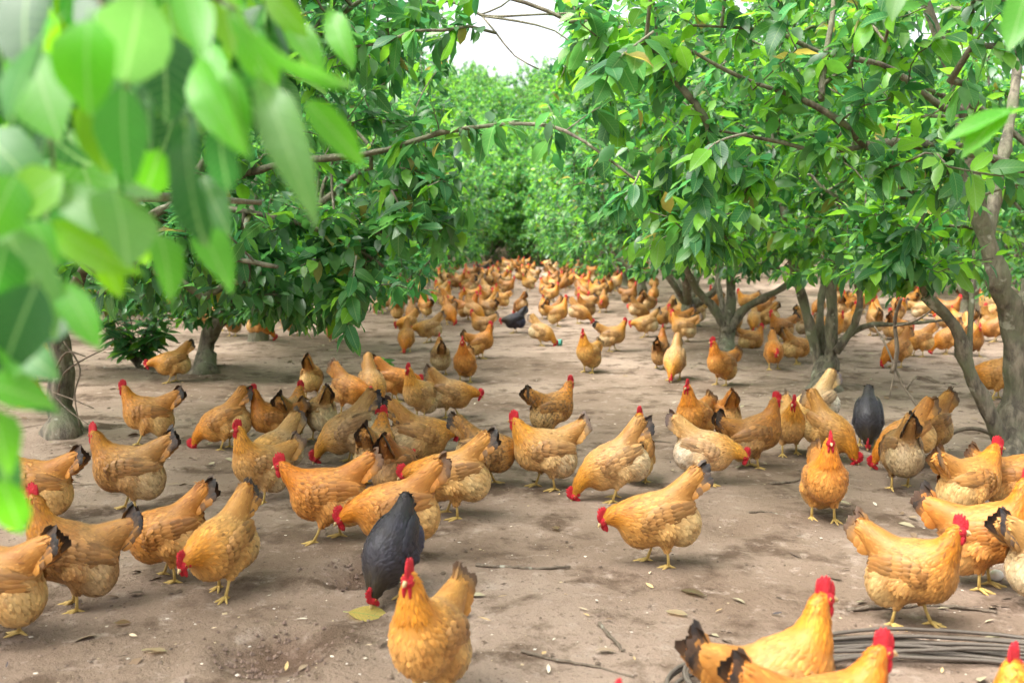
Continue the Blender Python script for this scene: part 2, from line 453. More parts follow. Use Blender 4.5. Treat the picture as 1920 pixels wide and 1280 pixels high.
def build_hen(pose, tailk, seed, var=0):
    p = dict(POSES[pose]); r = np.random.default_rng(seed)
    if var:                                            # another individual in the same attitude: head turned, neck and stride a little different
        p['yaw'] = p['yaw'] * -.6 + (28 if seed % 2 else -32)
        dx, dz_ = r.uniform(-.012, .008), r.uniform(-.022, .012)
        p['neck'] = [(x + dx * k / 3, z + dz_ * k / 3, q * r.uniform(.94, 1.1)) for k, (x, z, q) in enumerate(p['neck'])]
        p['head'] = (p['head'][0] + dx, max(.044, p['head'][1] + dz_))
        p['sw'] = (p['sw'][1] * .8, p['sw'][0] * .7); p['tail'] = p['tail'] + r.uniform(-9, 5); p['pitch'] = p['pitch'] + r.uniform(-3, 3)
    Rp = rot_y(p['pitch']); hip = np.array([-.01, 0, .165])
    tp = lambda v: (np.asarray(v, float) - hip) @ Rp.T + hip
    td = lambda v: np.asarray(v, float) @ Rp.T
    prim = []                                          # (kind, data, flow, length, width, colour)
    ell = lambda c, rr, fl, L, W, co: prim.append(('e', (tp(c), np.array(rr), Rp), td(fl), L, W, np.array(GOLD[co])))
    cone = lambda a, b, ra, rb, fl, L, W, co, ys=1: prim.append(('c', (np.array(a, float), np.array(b, float), ra, rb, ys), np.array(fl, float), L, W, np.array(GOLD[co])))
    ell((0, 0, .190), (.148, .094, .104), (-1, 0, .12), .034, .022, 'back')
    ell((.082, 0, .180), (.092, .084, .096), (-.75, 0, -.6), .027, .020, 'breast')
    ell((-.092, 0, .158), (.088, .094, .090), (-.7, 0, -.7), .036, .024, 'fluff')
    cone(tp((-.05, 0, .222)), tp((-.162, 0, .222 + .112 * math.tan(R(min(p['tail'], 52)) * .80))), .076, .045, td((-.75, 0, .6)), .050, .016, 'saddle', .85)
    legs = []
    for s, sw in ((1, p['sw'][0]), (-1, p['sw'][1])):
        hk = np.array([-.005 + sw * .55, s * .048, .088])
        legs.append((s, sw, hk))
        cone((-.015, s * .050, .145), hk, .056, .019, (-.25, 0, -1), .024, .018, 'thigh')
    nk = [np.array([x, 0, z]) for x, z, _ in p['neck']]; nr = [q[2] for q in p['neck']]
    hd = np.array([p['head'][0], 0, p['head'][1]])
    cone(tp((.045, 0, .205)), nk[0], .075, nr[0], nk[0] * 0 + td((-1, 0, -.1)), .034, .016, 'hackle')
    for i in range(3):
        f = unit(nk[i] - nk[i + 1])
        cone(nk[i], nk[i + 1], nr[i], nr[i + 1], f, (.040, .034, .026)[i], (.014, .012, .010)[i], 'hackle')
    Rh = rot_z(p['yaw']) @ rot_y(p['hp'])
    fw, up, sd = Rh @ np.array([1., 0, 0]), Rh @ np.array([0, 0, 1.]), Rh @ np.array([0, 1., 0])
    cone(nk[3], hd, nr[3], .0125, unit(nk[3] - hd), .012, .008, 'hackle')
    cone(hd, hd + fw * .012, .0125, .008, -fw, .010, .007, 'hackle', .85)
    # field
    h = .0062
    lo = np.array([-.23, -.13, .02]); hi = np.array([.30, .13, .44])
    n = np.ceil((hi - lo) / h).astype(int)
    g = np.stack(np.meshgrid(*[lo[i] + np.arange(n[i]) * h for i in range(3)], indexing='ij'), -1)
    def dist(q, X):
        if q[0] == 'e':
            c, rr, Rr = q[1]
            y = ((X - c) @ Rr) / rr
            k = np.linalg.norm(y, axis=-1)
            return (k - 1) * rr.min() * (.55 + .45 * np.minimum(k, 1.5))
        a, b, ra, rb, ys = q[1]
        Y = X - a; Y = Y * np.array([1, 1 / ys, 1])
        ab = b - a; t = np.clip((Y @ ab) / (ab @ ab), 0, 1)
        return np.linalg.norm(Y - t[..., None] * ab, axis=-1) - (ra + (rb - ra) * t)
    def field(X):
        acc = 0; k = .010
        Ds = [dist(q, X) for q in prim]
        m = np.minimum.reduce(Ds)
        s = sum(np.exp(-(d - m) / k) for d in Ds)
        return m - k * np.log(s), Ds
    Fv, _ = field(g)
    V, Q = surface_nets(Fv, lo, h)
    for _ in range(2):                                 # light relaxation
        acc = np.zeros_like(V); cnt = np.zeros(len(V))
        for a, b in ((0, 1), (1, 2), (2, 3), (3, 0)):
            np.add.at(acc, Q[:, a], V[Q[:, b]]); np.add.at(cnt, Q[:, a], 1)
            np.add.at(acc, Q[:, b], V[Q[:, a]]); np.add.at(cnt, Q[:, b], 1)
        V = V * .5 + .5 * acc / np.maximum(cnt, 1)[:, None]
    e = .002
    def normals(X):
        return unit(np.stack([field(X + np.eye(3)[i] * e)[0] - field(X - np.eye(3)[i] * e)[0] for i in range(3)], -1))
    def blend(X):
        _, Ds = field(X); Ds = np.stack(Ds, -1)
        w = np.exp(-(Ds - Ds.min(-1, keepdims=True)) / .011); w /= w.sum(-1, keepdims=True)
        return w @ np.array([q[2] for q in prim]), w @ np.array([q[3] for q in prim]), w @ np.array([q[4] for q in prim]), w @ np.array([q[5] for q in prim])
    out = {}
    fl, Lf, Wf, Cf = blend(V)
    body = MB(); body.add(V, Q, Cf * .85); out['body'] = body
    # plumage: feathers scattered evenly over the skin
    tri = np.concatenate([Q[:, [0, 1, 2]], Q[:, [0, 2, 3]]])
    A = np.linalg.norm(np.cross(V[tri[:, 1]] - V[tri[:, 0]], V[tri[:, 2]] - V[tri[:, 0]]), axis=1) / 2
    cand = r.choice(len(tri), 12000, p=A / A.sum())
    u, v = r.random((2, 12000)); sw_ = u + v > 1; u[sw_] = 1 - u[sw_]; v[sw_] = 1 - v[sw_]
    T = V[tri[cand]]; X = T[:, 0] + (T[:, 1] - T[:, 0]) * u[:, None] + (T[:, 2] - T[:, 0]) * v[:, None]
    fl, Lf, Wf, Cf = blend(X)
    face_c = hd + fw * .012 - up * .003
    ok = np.linalg.norm(X - face_c, axis=1) > .0215
    keep = []; cell = {}
    for i in np.flatnonzero(ok):
        dmin = .30 * Wf[i] + .0012
        k0 = np.floor(X[i] / .012).astype(int); good = True
        for a in (-1, 0, 1):
            for b in (-1, 0, 1):
                for c_ in (-1, 0, 1):
                    for j in cell.get((k0[0] + a, k0[1] + b, k0[2] + c_), ()):
                        if (X[i] - X[j]) @ (X[i] - X[j]) < dmin * dmin: good = False
        if good:
            keep.append(i); cell.setdefault(tuple(k0), []).append(i)
    keep = np.array(keep)
    X, fl, Lf, Wf, Cf = X[keep], fl[keep], Lf[keep], Wf[keep], Cf[keep]
    N = normals(X); m = len(X)
    fl = fl + r.normal(0, .15, (m, 3))
    jit = r.normal(1, .15, (m, 1))
    Cc = Cf * jit * np.array([1, 1, 1])
    dk = r.random(m) < .06
    Cc[dk] *= np.array([.70, .62, .55])
    pl = MB()
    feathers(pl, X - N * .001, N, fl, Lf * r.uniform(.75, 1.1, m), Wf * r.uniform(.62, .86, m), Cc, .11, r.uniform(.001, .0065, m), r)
    out['plumage'] = pl
    # wings
    for s in (1, -1):
        w = MB()
        wc = tp((-.012, s * .069, .202)); wr = np.array([.124, .031, .060])
        Rw = Rp @ rot_y(-9) @ rot_z(s * 4)
        ellipsoid(w, wc, wr * .93, Rw, np.array(GOLD['wing']) * .8, 16, 10)
        P_, N_, L_, W_, C_, D_, li = [], [], [], [], [], [], []
        rows = [(.86, .024, 9, .018), (.62, .030, 10, .02), (.36, .038, 10, .022), (.08, .050, 9, .024), (-.2, .072, 8, .024), (-.45, .088, 7, .022)]
        for ri, (xx, Lr, nn, Wr) in enumerate(rows):
            for k in range(nn):
                th = -.95 + 1.9 * (k + .5 + r.uniform(-.2, .2)) / nn
                rad = math.sqrt(max(.02, 1 - xx * xx))
                loc = np.array([xx + r.uniform(-.06, .06), s * rad * math.cos(th * 1.35), rad * math.sin(th * 1.35)])
                nn_ = unit(loc / wr); loc = loc * wr
                P_.append(Rw @ loc + wc); N_.append(Rw @ nn_); L_.append(Lr * r.uniform(.9, 1.15)); W_.append(Wr * r.uniform(.9, 1.15))
                D_.append(Rw @ np.array([-1, s * -.05, -.12 * th + .02 * r.normal()]))
                c = np.array(GOLD['wing']) * r.normal(1, .15)
                if ri >= 4: c = c * (.88 if r.random() > .35 else .62)
                C_.append(c); li.append(.003 + .003 * r.random() + (.004 if ri >= 4 else 0))
        feathers(w, np.array(P_), unit(N_), np.array(D_), np.array(L_), np.array(W_), np.array(C_), .16, np.array(li), r)
        out['wing' + ('L' if s > 0 else 'R')] = w
    # tail fan
    tl = MB(); ta = R(p['tail'] + p['pitch'] * .6)
    tb = tp((-.150, 0, .222 + .100 * math.tan(R(min(p['tail'], 52)) * .80)))
    tdv = np.array([-math.cos(ta), 0, math.sin(ta)]); tn = np.array([math.sin(ta), 0, math.cos(ta)])
    for layer, (nf, L0, W0, spread, back) in enumerate([(14, .126, .036, .80, 0), (15, .108, .035, .90, .008), (16, .078, .030, 1.05, .020), (16, .060, .026, 1.15, .032)]):
        for k in range(nf):
            q = (k + .5) / nf * 2 - 1
            s = 1 if q > 0 else -1
            d = unit(tdv + np.array([0, q * .32, 0]) - tn * abs(q) * spread * .75 + r.normal(0, .03, 3))
            nrm = unit(np.array([0, s * .85, 0]) + tn * .55 - tdv * .15)
            base = tb - tdv * (.02 + back) + np.array([0, q * .022, 0]) - tn * abs(q) * .026 + nrm * (.002 + .004 * layer)
            if tailk == 'k':
                c = (GOLD['black'] if r.random() < .5 else (.07, .045, .03)) if layer < 1 or (layer < 2 and r.random() < .55) else (GOLD['brown'] if r.random() < (.45 if layer == 2 else .15) else GOLD['saddle'])
            else:
                c = GOLD['saddle'] if layer else (.42, .235, .07)
            i0 = len(tl.V)
            feathers(tl, base[None], nrm[None], d[None], np.array([L0 * (1 - .28 * abs(q)) * r.uniform(.9, 1.1)]), np.array([W0]), np.array([c]) * r.normal(1, .1), .22, np.array([0.]), r, ((0, .4), (.45, .95), (.88, .86), (1., .0)))
            tips = tl.C[-1].copy()
            if tailk == 'k' and layer < 2:
                tips[:3] = np.array(GOLD['saddle']) * .8
                tips[3:6] = tips[3:6] * .45 + np.array(GOLD['brown']) * .55
                if layer == 1: tips[3:6] = np.array(GOLD['saddle']) * .7; tips[6:9] = tips[6:9] * .6 + np.array(GOLD['brown']) * .4
            elif layer < 2:
                tips[6:] = np.array((.13, .075, .04)) if layer == 0 else np.array((.30, .17, .06))
            tl.C[-1] = tips
    out['tail'] = tl
    # head
    def H(v): return hd + np.asarray(v, float) @ Rh.T
    cb = MB(); xs = np.linspace(-.024, .034, 15); V_ = []
    for i, x in enumerate(xs):
        t = i / 14
        hh = .017 + .024 * math.sin(math.pi * (.12 + .80 * t)) ** .8
        ser = .55 + .45 * abs(math.sin(t * math.pi * 5 + .3)) ** .7
        zb = .0175 - .34 * max(0, x - .010)
        ww = .0062 * math.sin(math.pi * (.08 + .84 * t)) + .001
        wv = .0022 * math.sin(t * 9)
        for z, wz in ((zb - .004, ww * 1.2), (zb + hh * .5, ww), (zb + hh * ser, ww * .4)):
            V_ += [(x, -wz + wv, z), (x, wz + wv, z)]
    V_ = np.array([H(v) for v in V_]); F_ = []
    for i in range(14):
        a = i * 6; b = a + 6
        F_ += [(a, b, b + 2, a + 2), (a + 2, b + 2, b + 4, a + 4), (a + 1, a + 3, b + 3, b + 1), (a + 3, a + 5, b + 5, b + 3), (a + 4, b + 4, b + 5, a + 5)]
    F_ += [(0, 2, 3, 1), (2, 4, 5, 3), (84, 85, 87, 86), (86, 87, 89, 88)]
    cb.add(V_, np.array(F_)); out['comb'] = cb
    for s in (1, -1):
        wt = MB(); ellipsoid(wt, H((.019, s * .0085, -.027)), (.0120, .0058, .0195), Rh @ rot_z(s * 12), nu=9, nv=7)
        out['wattle' + ('L' if s > 0 else 'R')] = wt
        ey = MB(); ellipsoid(ey, H((.013, s * .0192, .004)), (.0046, .0022, .0046), Rh @ rot_z(s * 14), nu=8, nv=6)
        out['eye' + ('L' if s > 0 else 'R')] = ey
        pu = MB(); ellipsoid(pu, H((.0138, s * .0207, .004)), (.0026, .0014, .0026), Rh @ rot_z(s * 14), nu=8, nv=6)
        out['pupil' + ('L' if s > 0 else 'R')] = pu
    fc = MB(); ellipsoid(fc, H((.0125, 0, -.0015)), (.0215, .0205, .0205), Rh, nu=14, nv=9)
    for s in (1, -1): ellipsoid(fc, H((-.006, s * .0195, -.011)), (.008, .0045, .0115), Rh, nu=7, nv=5)
    out['face'] = fc
    bk = MB(); tube(bk, [H((.024, 0, .002)), H((.036, 0, .001)), H((.044, 0, -.0025)), H((.048, 0, -.007))], [.0085, .0065, .004, .0008], 7)
    tube(bk, [H((.024, 0, -.006)), H((.035, 0, -.0055)), H((.042, 0, -.0065))], [.006, .004, .0008], 6)
    out['beak'] = bk
    # legs: shank, three front toes, one back toe
    for s, sw, hk in legs:
        lg = MB(); ft = np.array([hk[0] + sw * .55 + .004, s * .050, .012])
        tube(lg, [hk + (0, 0, .018), hk, hk * .5 + ft * .5 + (-.003, 0, 0), ft], [.0105, .0075, .0058, .0072], 7)
        for a, L in ((0, .056), (34, .041), (-34, .041), (180, .024)):
            d = rot_z(a + s * 6) @ np.array([1., 0, 0])
            tube(lg, [ft, ft + d * L * .35 + (0, 0, -.002), ft + d * L * .75 + (0, 0, -.0075), ft + d * L + (0, 0, -.0085), ft + d * (L + .011) + (0, 0, -.0115)], [.0066, .0058, .0050, .0040, .001], 6)
        out['leg' + ('L' if s > 0 else 'R')] = lg
    if p['dz']:
        for mbx in out.values():
            mbx.V = [x + np.array([0, 0, p['dz']]) for x in mbx.V]
    return out

PARTS = [('body', 'body', M_PLUM), ('plumage', 'plumage', M_PLUM), ('wingL', 'wing', M_PLUM), ('wingR', 'wing', M_PLUM), ('tail', 'tail', M_PLUM),
         ('comb', 'comb', M_RED), ('face', 'face', M_RED), ('wattleL', 'wattle', M_RED), ('wattleR', 'wattle', M_RED), ('beak', 'beak', M_BEAK),
         ('eyeL', 'eye', M_IRIS), ('eyeR', 'eye', M_IRIS), ('legL', 'leg', M_SHANK), ('legR', 'leg', M_SHANK), ('pupilL', 'pupil', M_EYE), ('pupilR', 'pupil', M_EYE)]
ALLM = [M_PLUM, M_RED, M_BEAK, M_IRIS, M_EYE, M_SHANK]
HEN_CACHE = {}
def hen_set(pose, tailk, var=0):
    key = (pose, tailk, var)
    if key not in HEN_CACHE:
        d = build_hen(pose, tailk, sum(map(ord, pose + tailk)) + 7 * var, var)
        ms = {k: d[k].mesh('hen_' + nm, m) for k, nm, m in PARTS if not (pose == 'rest' and k.startswith('leg'))}
        al = MB()
        for k, nm, m in PARTS: al.merge(d[k], ALLM.index(m))
        ms['all'] = al.mesh('hen_whole', ALLM)
        HEN_CACHE[key] = ms
    return HEN_CACHE[key]

TINT = {'gold': (1.0, 1.0, 1.0, 0), 'orange': (1.02, .88, .72, 0), 'buff': (1.03, 1.16, 1.6, .08), 'pale': (1.12, 1.42, 2.6, .06),
        'brown': (.74, .66, .62, .22), 'olive': (.80, .86, 1.10, .28), 'mottled': (.95, .98, 1.1, .8), 'black': (.048, .085, .46, 0)}
def hen(x, y, head, pose, tailk, sc=1., tint='gold', label='', group=None, simple=False, lean=0):
    z = float(ground_z(x, y))
    var = int(rng.random() < .5) if pose in ('alert', 'mid', 'graze', 'peck') else 0
    ms = hen_set(pose, tailk, var)
    c = np.array(TINT[tint])
    hu = float(np.clip(rng.normal(.01, .05), -.08, .10)); c[:3] *= np.clip(rng.normal(1, .09), .80, 1.12) * np.array([1, 1 + hu, 1 + 2.2 * hu]) if tint != 'black' else 1
    c[3] = min(1, c[3] + .12 * rng.random()) if tint != 'black' else 0
    if simple:
        o = obj('hen', ms['all'])
        o.color = c
    else:
        o = bpy.data.objects.new('hen', None); col.objects.link(o); o.empty_display_size = .1
        made = {}
        for k, nm, m in PARTS:
            if k not in ms: continue
            par = o
            if k == 'plumage': par = made['body']
            if k.startswith('pupil'): par = made['eye' + k[-1]]
            q = obj(nm, ms[k], par); q.color = c; made[k] = q
            if k == 'plumage': q['kind'] = 'stuff'
    o.location = (x, y, z - .002)
    o.rotation_euler = (0, R(lean), R(head))
    o.scale = (sc * .87 * rng.normal(1, .03), sc * .94 * rng.normal(1, .04), sc * rng.normal(1, .025))
    tag(o, label, 'hen', group)
    return o
# ------------------------------------------------------------------ where the trees stand
NEAR_TREES = [  # x, y, seed, crown centre offset, radius, height of the crown's middle, half height, lowest leaves, leaves per twig, label
    (-2.90, 6.45, 11, (.55, -.5), (2.2, 2.1), 2.1, 1.7, .66, 'citrus tree with knobbly twiggy trunk beside the path on the left'),
    (2.75, 5.45, 12, (-.55, -.3), (2.45, 2.1), 2.5, 1.5, 1.0, 'citrus tree with two greenish slanting limbs at the right edge'),
    (2.66, 8.50, 13, (-.3, 0), (1.9, 1.8), 2.25, 1.5, .95, 'citrus tree with a cluster of upright stems behind the black hen on the right'),
    (-2.96, 9.70, 14, (.35, 0), (2.1, 1.9), 2.1, 1.7, .55, 'citrus tree with a leaning forked trunk behind the low bush on the left'),
    (2.35, 11.2, 15, (-.2, 0), (1.7, 1.7), 2.2, 1.5, .95, 'citrus tree with a dark vase-shaped trunk behind the alert hen'),
    (-3.15, 12.3, 16, (.3, 0), (2.0, 1.9), 2.1, 1.7, .60, 'citrus tree with a short thick trunk behind the leaning trunk on the left'),
    (2.55, 14.0, 17, (-.2, 0), (1.7, 1.7), 2.2, 1.5, .85, 'citrus tree with a stout pale grey trunk, fourth along the right row'),
]
FRONT_TREES = [
    (-2.55, 2.70, 21, (.35, .3), (1.8, 1.6), 2.35, 1.3, 1.10, 'citrus tree beside the camera whose blurred leaves hang in the upper left corner'),
    (2.75, 2.30, 22, (-.25, .5), (1.5, 1.3), 2.7, 1.1, 1.9, 'citrus tree beside the camera whose leaves reach in at the upper right corner'),
]
FAR = []
fr = np.random.default_rng(5)
for side in (-1, 1):
    ys = {-1: [15.6, 18.8, 22.2, 25.5, 29, 32.6, 36.4], 1: [17.3, 20.6, 24.0, 27.4, 31, 34.6, 38.2]}[side]
    for y in ys: FAR.append((side * (2.75 + fr.uniform(-.15, .15)), y, 1.0))
    for row, y0 in ((8.0, 9.0), (10.6, 16.5), (13.2, 15.0), (15.9, 22), (18.5, 22), (22.5, 28)):
        y = y0 + fr.uniform(0, 1)
        while y < 40:
            FAR.append((side * (row + fr.uniform(-.3, .3)), y, 1.0)); y += 3.4 + fr.uniform(-.2, .2) + (row > 12) * .8
for x in (-2.6, -.9, .7, 2.2): FAR.append((x + fr.uniform(-.2, .2), 40.3 + fr.uniform(-.5, .5), 1.1))
for x, y in ((-.9, 39.2), (.1, 39.6), (1.0, 39.0)): FAR.append((x, y, .55))
for k in range(112):                                    # the planted slope that closes the view
    y = 43.5 + (k // 16) * 4.2 + fr.uniform(-.8, .8)
    FAR.append(((k % 16 - 7.5) * (2.9 + .2 * (k // 16)) + fr.uniform(-.7, .7), y, 1.15))
TREES += [(t[0], t[1]) for t in NEAR_TREES + FRONT_TREES] + [(t[0], t[1]) for t in FAR if t[1] < 16]

# ------------------------------------------------------------------ ground
def axis(parts):
    out = [parts[0][0]]
    for a, b, st in parts:
        n = max(1, int(round((b - a) / st))); out += list(a + (b - a) * (np.arange(n) + 1) / n)
    return np.array(out)
gx = axis([(-160, -40, 12), (-40, -12, 2), (-12, -4, .25), (-4, 4, .035), (4, 12, .25), (12, 40, 2), (40, 160, 12)])
gy = axis([(-30, -2, 4), (-2, 2.2, .3), (2.2, 8, .035), (8, 16, .09), (16, 45, .6), (45, 140, 4), (140, 400, 40)])
X, Y = np.meshgrid(gx, gy, indexing='ij')
Z = ground_z(X, Y)
near = (np.abs(X) < 4) & (Y > 2.2) & (Y < 12)
Z = Z + np.where(near, .011 * fbm(X * 9, Y * 9, 2) + .0060 * fbm(X * 25, Y * 25, 2), 0)
C = np.ones(X.shape + (3,))
for px, py, r_, d_ in PITS[:2]:
    q = np.hypot(X - px, Y - py) / r_ + .35 * fbm(X * 14, Y * 14, 3)
    w = np.exp(-(q / .95) ** 4)[..., None] * .85
    C = C * (1 - w) + w * np.array([.50, .42, .38])
i = np.arange(len(gx) - 1)[:, None] * len(gy) + np.arange(len(gy) - 1)[None]
i = i.ravel(); nY = len(gy)
gm = MB(); gm.add(np.stack([X, Y, Z], -1).reshape(-1, 3), np.stack([i, i + nY, i + nY + 1, i + 1], -1), C.reshape(-1, 3))
tag(obj('ground', gm.mesh('ground', M_SOIL)), kind='structure')

# ------------------------------------------------------------------ citrus trees
def leaf_color(r, n, young):
    base = np.array([(.042, .155, .052), (.058, .190, .052), (.078, .230, .056), (.036, .122, .052)])
    c = base[r.integers(0, 4, n)] * r.normal(1, .15, (n, 1))
    y = r.random(n) < young
    c[y] = np.array([.145, .35, .034]) * r.normal(1, .18, (y.sum(), 1))
    o = r.random(n) < .018
    c[o] = np.array([.26, .22, .05]) * r.normal(1, .2, (o.sum(), 1))
    return np.clip(c, .008, .6)

LT = np.array([0, .30, .62, 1.0]); LW = np.array([.16, .92, .90, 0])
def leaf_batch(mb, P, D, N, L, W, C, droop):
    n = len(P); D = unit(D); N = unit(N - D * (N * D).sum(1, keepdims=True)); B = np.cross(N, D)
    L = L[:, None]; W = W[:, None]; dr = droop[:, None]
    Vs = []
    for t, w in zip(LT, LW):
        c = P + D * L * t - N * L * dr * t * t
        if w == 0: Vs += [c]
        elif t == 0: Vs += [c]
        else: Vs += [c - B * W * w * .5 + N * W * .13, c, c + B * W * w * .5 + N * W * .13]
    V = np.stack(Vs, 1)                                # 8 verts
    b = np.arange(n)[:, None] * 8
    F3 = np.concatenate([b + np.array(k) for k in [(0, 2, 1), (0, 3, 2), (4, 5, 7), (5, 6, 7)]])
    F4 = np.concatenate([b + np.array(k) for k in [(1, 2, 5, 4), (2, 3, 6, 5)]])
    mb.add(V.reshape(-1, 3), [F3, F4], np.repeat(C, 8, 0))

def single_leaf_mesh(k):                               # a large leaf: midrib fold, wavy margin, short stalk
    r = np.random.default_rng(100 + k)
    ts = np.array([0, .10, .28, .48, .68, .86, 1.0]); ws = np.array([.03, .50, .93, 1.0, .86, .50, .03])
    V = []; dr = r.uniform(.10, .34); wav = r.uniform(.0, .06)
    for t, w in zip(ts, ws):
        z = -dr * t * t
        for s in (-1, 0, 1):
            V.append((t, s * w * .25 * r.uniform(.93, 1.05), z + abs(s) * w * .06 + s * wav * math.sin(t * 7 + k)))
    V = np.array(V); F = []
    for i in range(6):
        a = i * 3
        F += [(a, a + 3, a + 4, a + 1), (a + 1, a + 4, a + 5, a + 2)]
    mb = MB(); mb.add(V, np.array(F))
    tube(mb, [(-.10, 0, .01), (0.02, 0, 0)], [.010, .012], 4)
    return mb.mesh('leaf', M_LEAF_O)
LEAF_MESH = [single_leaf_mesh(k) for k in range(6)]

def leaf_object(parent, org, P, D, N, L, W, c, k):
    D = unit(D); N = unit(N - D * np.dot(N, D)); B = np.cross(N, D)
    o = bpy.data.objects.new('leaf', LEAF_MESH[k % 6]); col.objects.link(o); o.parent = parent
    m = Matrix(((D[0] * L, B[0] * W * 2, N[0] * L, P[0] - org[0]), (D[1] * L, B[1] * W * 2, N[1] * L, P[1] - org[1]), (D[2] * L, B[2] * W * 2, N[2] * L, P[2] - org[2]), (0, 0, 0, 1)))
    o.matrix_basis = m
    o.color = (*c, 1)
    return o

def skeleton(base, r, kind, crown_c, limbs=None):
    # list of polylines (points, r0, r1) : the trunk and main limbs
    out = []
    b = np.array(base, float)
    if limbs is not None: return limbs
    n = r.integers(4, 6)
    fork = b + np.array([r.uniform(-.1, .1), r.uniform(-.1, .1), r.uniform(.30, .5)])
    out.append(([b + (0, 0, -.08), b * .5 + fork * .5 + r.normal(0, .02, 3), fork], .105, .085))
    a0 = r.uniform(0, 6.28)
    for k in range(n):
        a = a0 + k * 6.28 / n + r.uniform(-.35, .35)
        d = np.array([math.cos(a), math.sin(a), 0])
        L = r.uniform(.7, 1.15)
        up = r.uniform(.9, 1.6)
        e = fork + (crown_c - fork) * np.array([.35, .35, 0])
        pts = [fork - (0, 0, .1)]
        for t in (.25, .5, .75, 1.0):
            pts.append(fork + d * L * t ** .8 + np.array([0, 0, up * t ** 1.15]) + (e - fork) * t + r.normal(0, .035, 3))
        out.append((pts, .055 * r.uniform(.8, 1.15), .020))
    return out

def spline(pts, step=.07):
    P = np.array([np.asarray(p, float) for p in pts])
    out = []
    for i in range(len(P) - 1):
        p0 = P[max(i - 1, 0)]; p1 = P[i]; p2 = P[i + 1]; p3 = P[min(i + 2, len(P) - 1)]
        n = max(2, int(np.linalg.norm(p2 - p1) / step))
        for t in np.arange(n) / n:
            out.append(.5 * (2 * p1 + (p2 - p0) * t + (2 * p0 - 5 * p1 + 4 * p2 - p3) * t * t + (3 * p1 - p0 - 3 * p2 + p3) * t ** 3))
    out.append(P[-1])
    return np.array(out)

def grow(base, r, cc, rad, cz, hz, zmin, ntips, limbs=None, corridor=True, more=()):
    base = np.array(base, float)
    cen = np.array([base[0] + cc[0], base[1] + cc[1], base[2] + cz])
    sk = skeleton(base, r, 0, cen, limbs)
    pos = []; par = []; rad_min = []
    limb_chains = []
    for pts, r0, r1 in sk:
        S = spline(pts); k0 = len(pos)
        for i, q in enumerate(S):
            if i == 0 and pos:
                par.append(int(np.argmin(np.linalg.norm(np.array(pos) - q, axis=1))))
            else:
                par.append(len(pos) - 1 if pos else -1)
            pos.append(q)
        limb_chains.append((S, np.linspace(r0, r1, len(S))))
    nsk = len(pos)
    # targets on and inside the crown
    T = []
    while len(T) < ntips:
        d = unit(r.normal(size=3)); q = r.uniform(.30, 1.0) ** .5
        t = cen + d * np.array([rad[0] * (1.22 if d[2] > .15 and corridor else 1), rad[1], hz]) * q * (1 + .25 * math.sin(3 * math.atan2(d[1], d[0]) + base[1]))
        if t[2] < base[2] + zmin + .30 * abs(r.normal()): continue
        if corridor and abs(t[0] + .02 * t[1] - .15) < .50 + .1 * r.normal() and t[2] < 2.35 + base[2]: continue
        if corridor and abs(t[0] + .006 * t[1]) < .052 * t[1] and t[2] > 2.2 + base[2]: continue
        if np.linalg.norm(t - np.array([0, 0, CAM_H])) < 1.5: continue
        T.append(t)
    T = np.array(T + list(more)); ntips = len(T)
    P = np.array(pos)
    d0 = np.array([np.min(np.linalg.norm(P - t, axis=1)) for t in T])
    tips = []
    buf = np.zeros((nsk + ntips * 14, 3)); buf[:nsk] = P; cnt = nsk
    start_ok = np.zeros(len(buf), bool); start_ok[:nsk] = True
    start_ok[:int(nsk * .12)] = False
    for t in T[np.argsort(d0)]:
        dd = np.linalg.norm(buf[:cnt] - t, axis=1) + 10 * (~start_ok[:cnt])
        dd = dd + .35 * np.maximum(0, buf[:cnt, 2] - t[2])
        j = int(np.argmin(dd)); a = buf[j]
        L = np.linalg.norm(t - a)
        if L < .08: continue
        n = min(12, max(2, int(L / .11)))
        mid = (a + t) / 2 + np.array([0, 0, .12 * L]) + r.normal(0, .07 * L, 3)
        prev = j
        for s in (np.arange(n) + 1) / n:
            q = a * (1 - s) ** 2 + 2 * mid * s * (1 - s) + t * s * s
            buf[cnt] = q; par.append(prev); prev = cnt; start_ok[cnt] = True; cnt += 1
        tips.append(prev)
    return buf[:cnt], np.array(par), nsk, tips, limb_chains

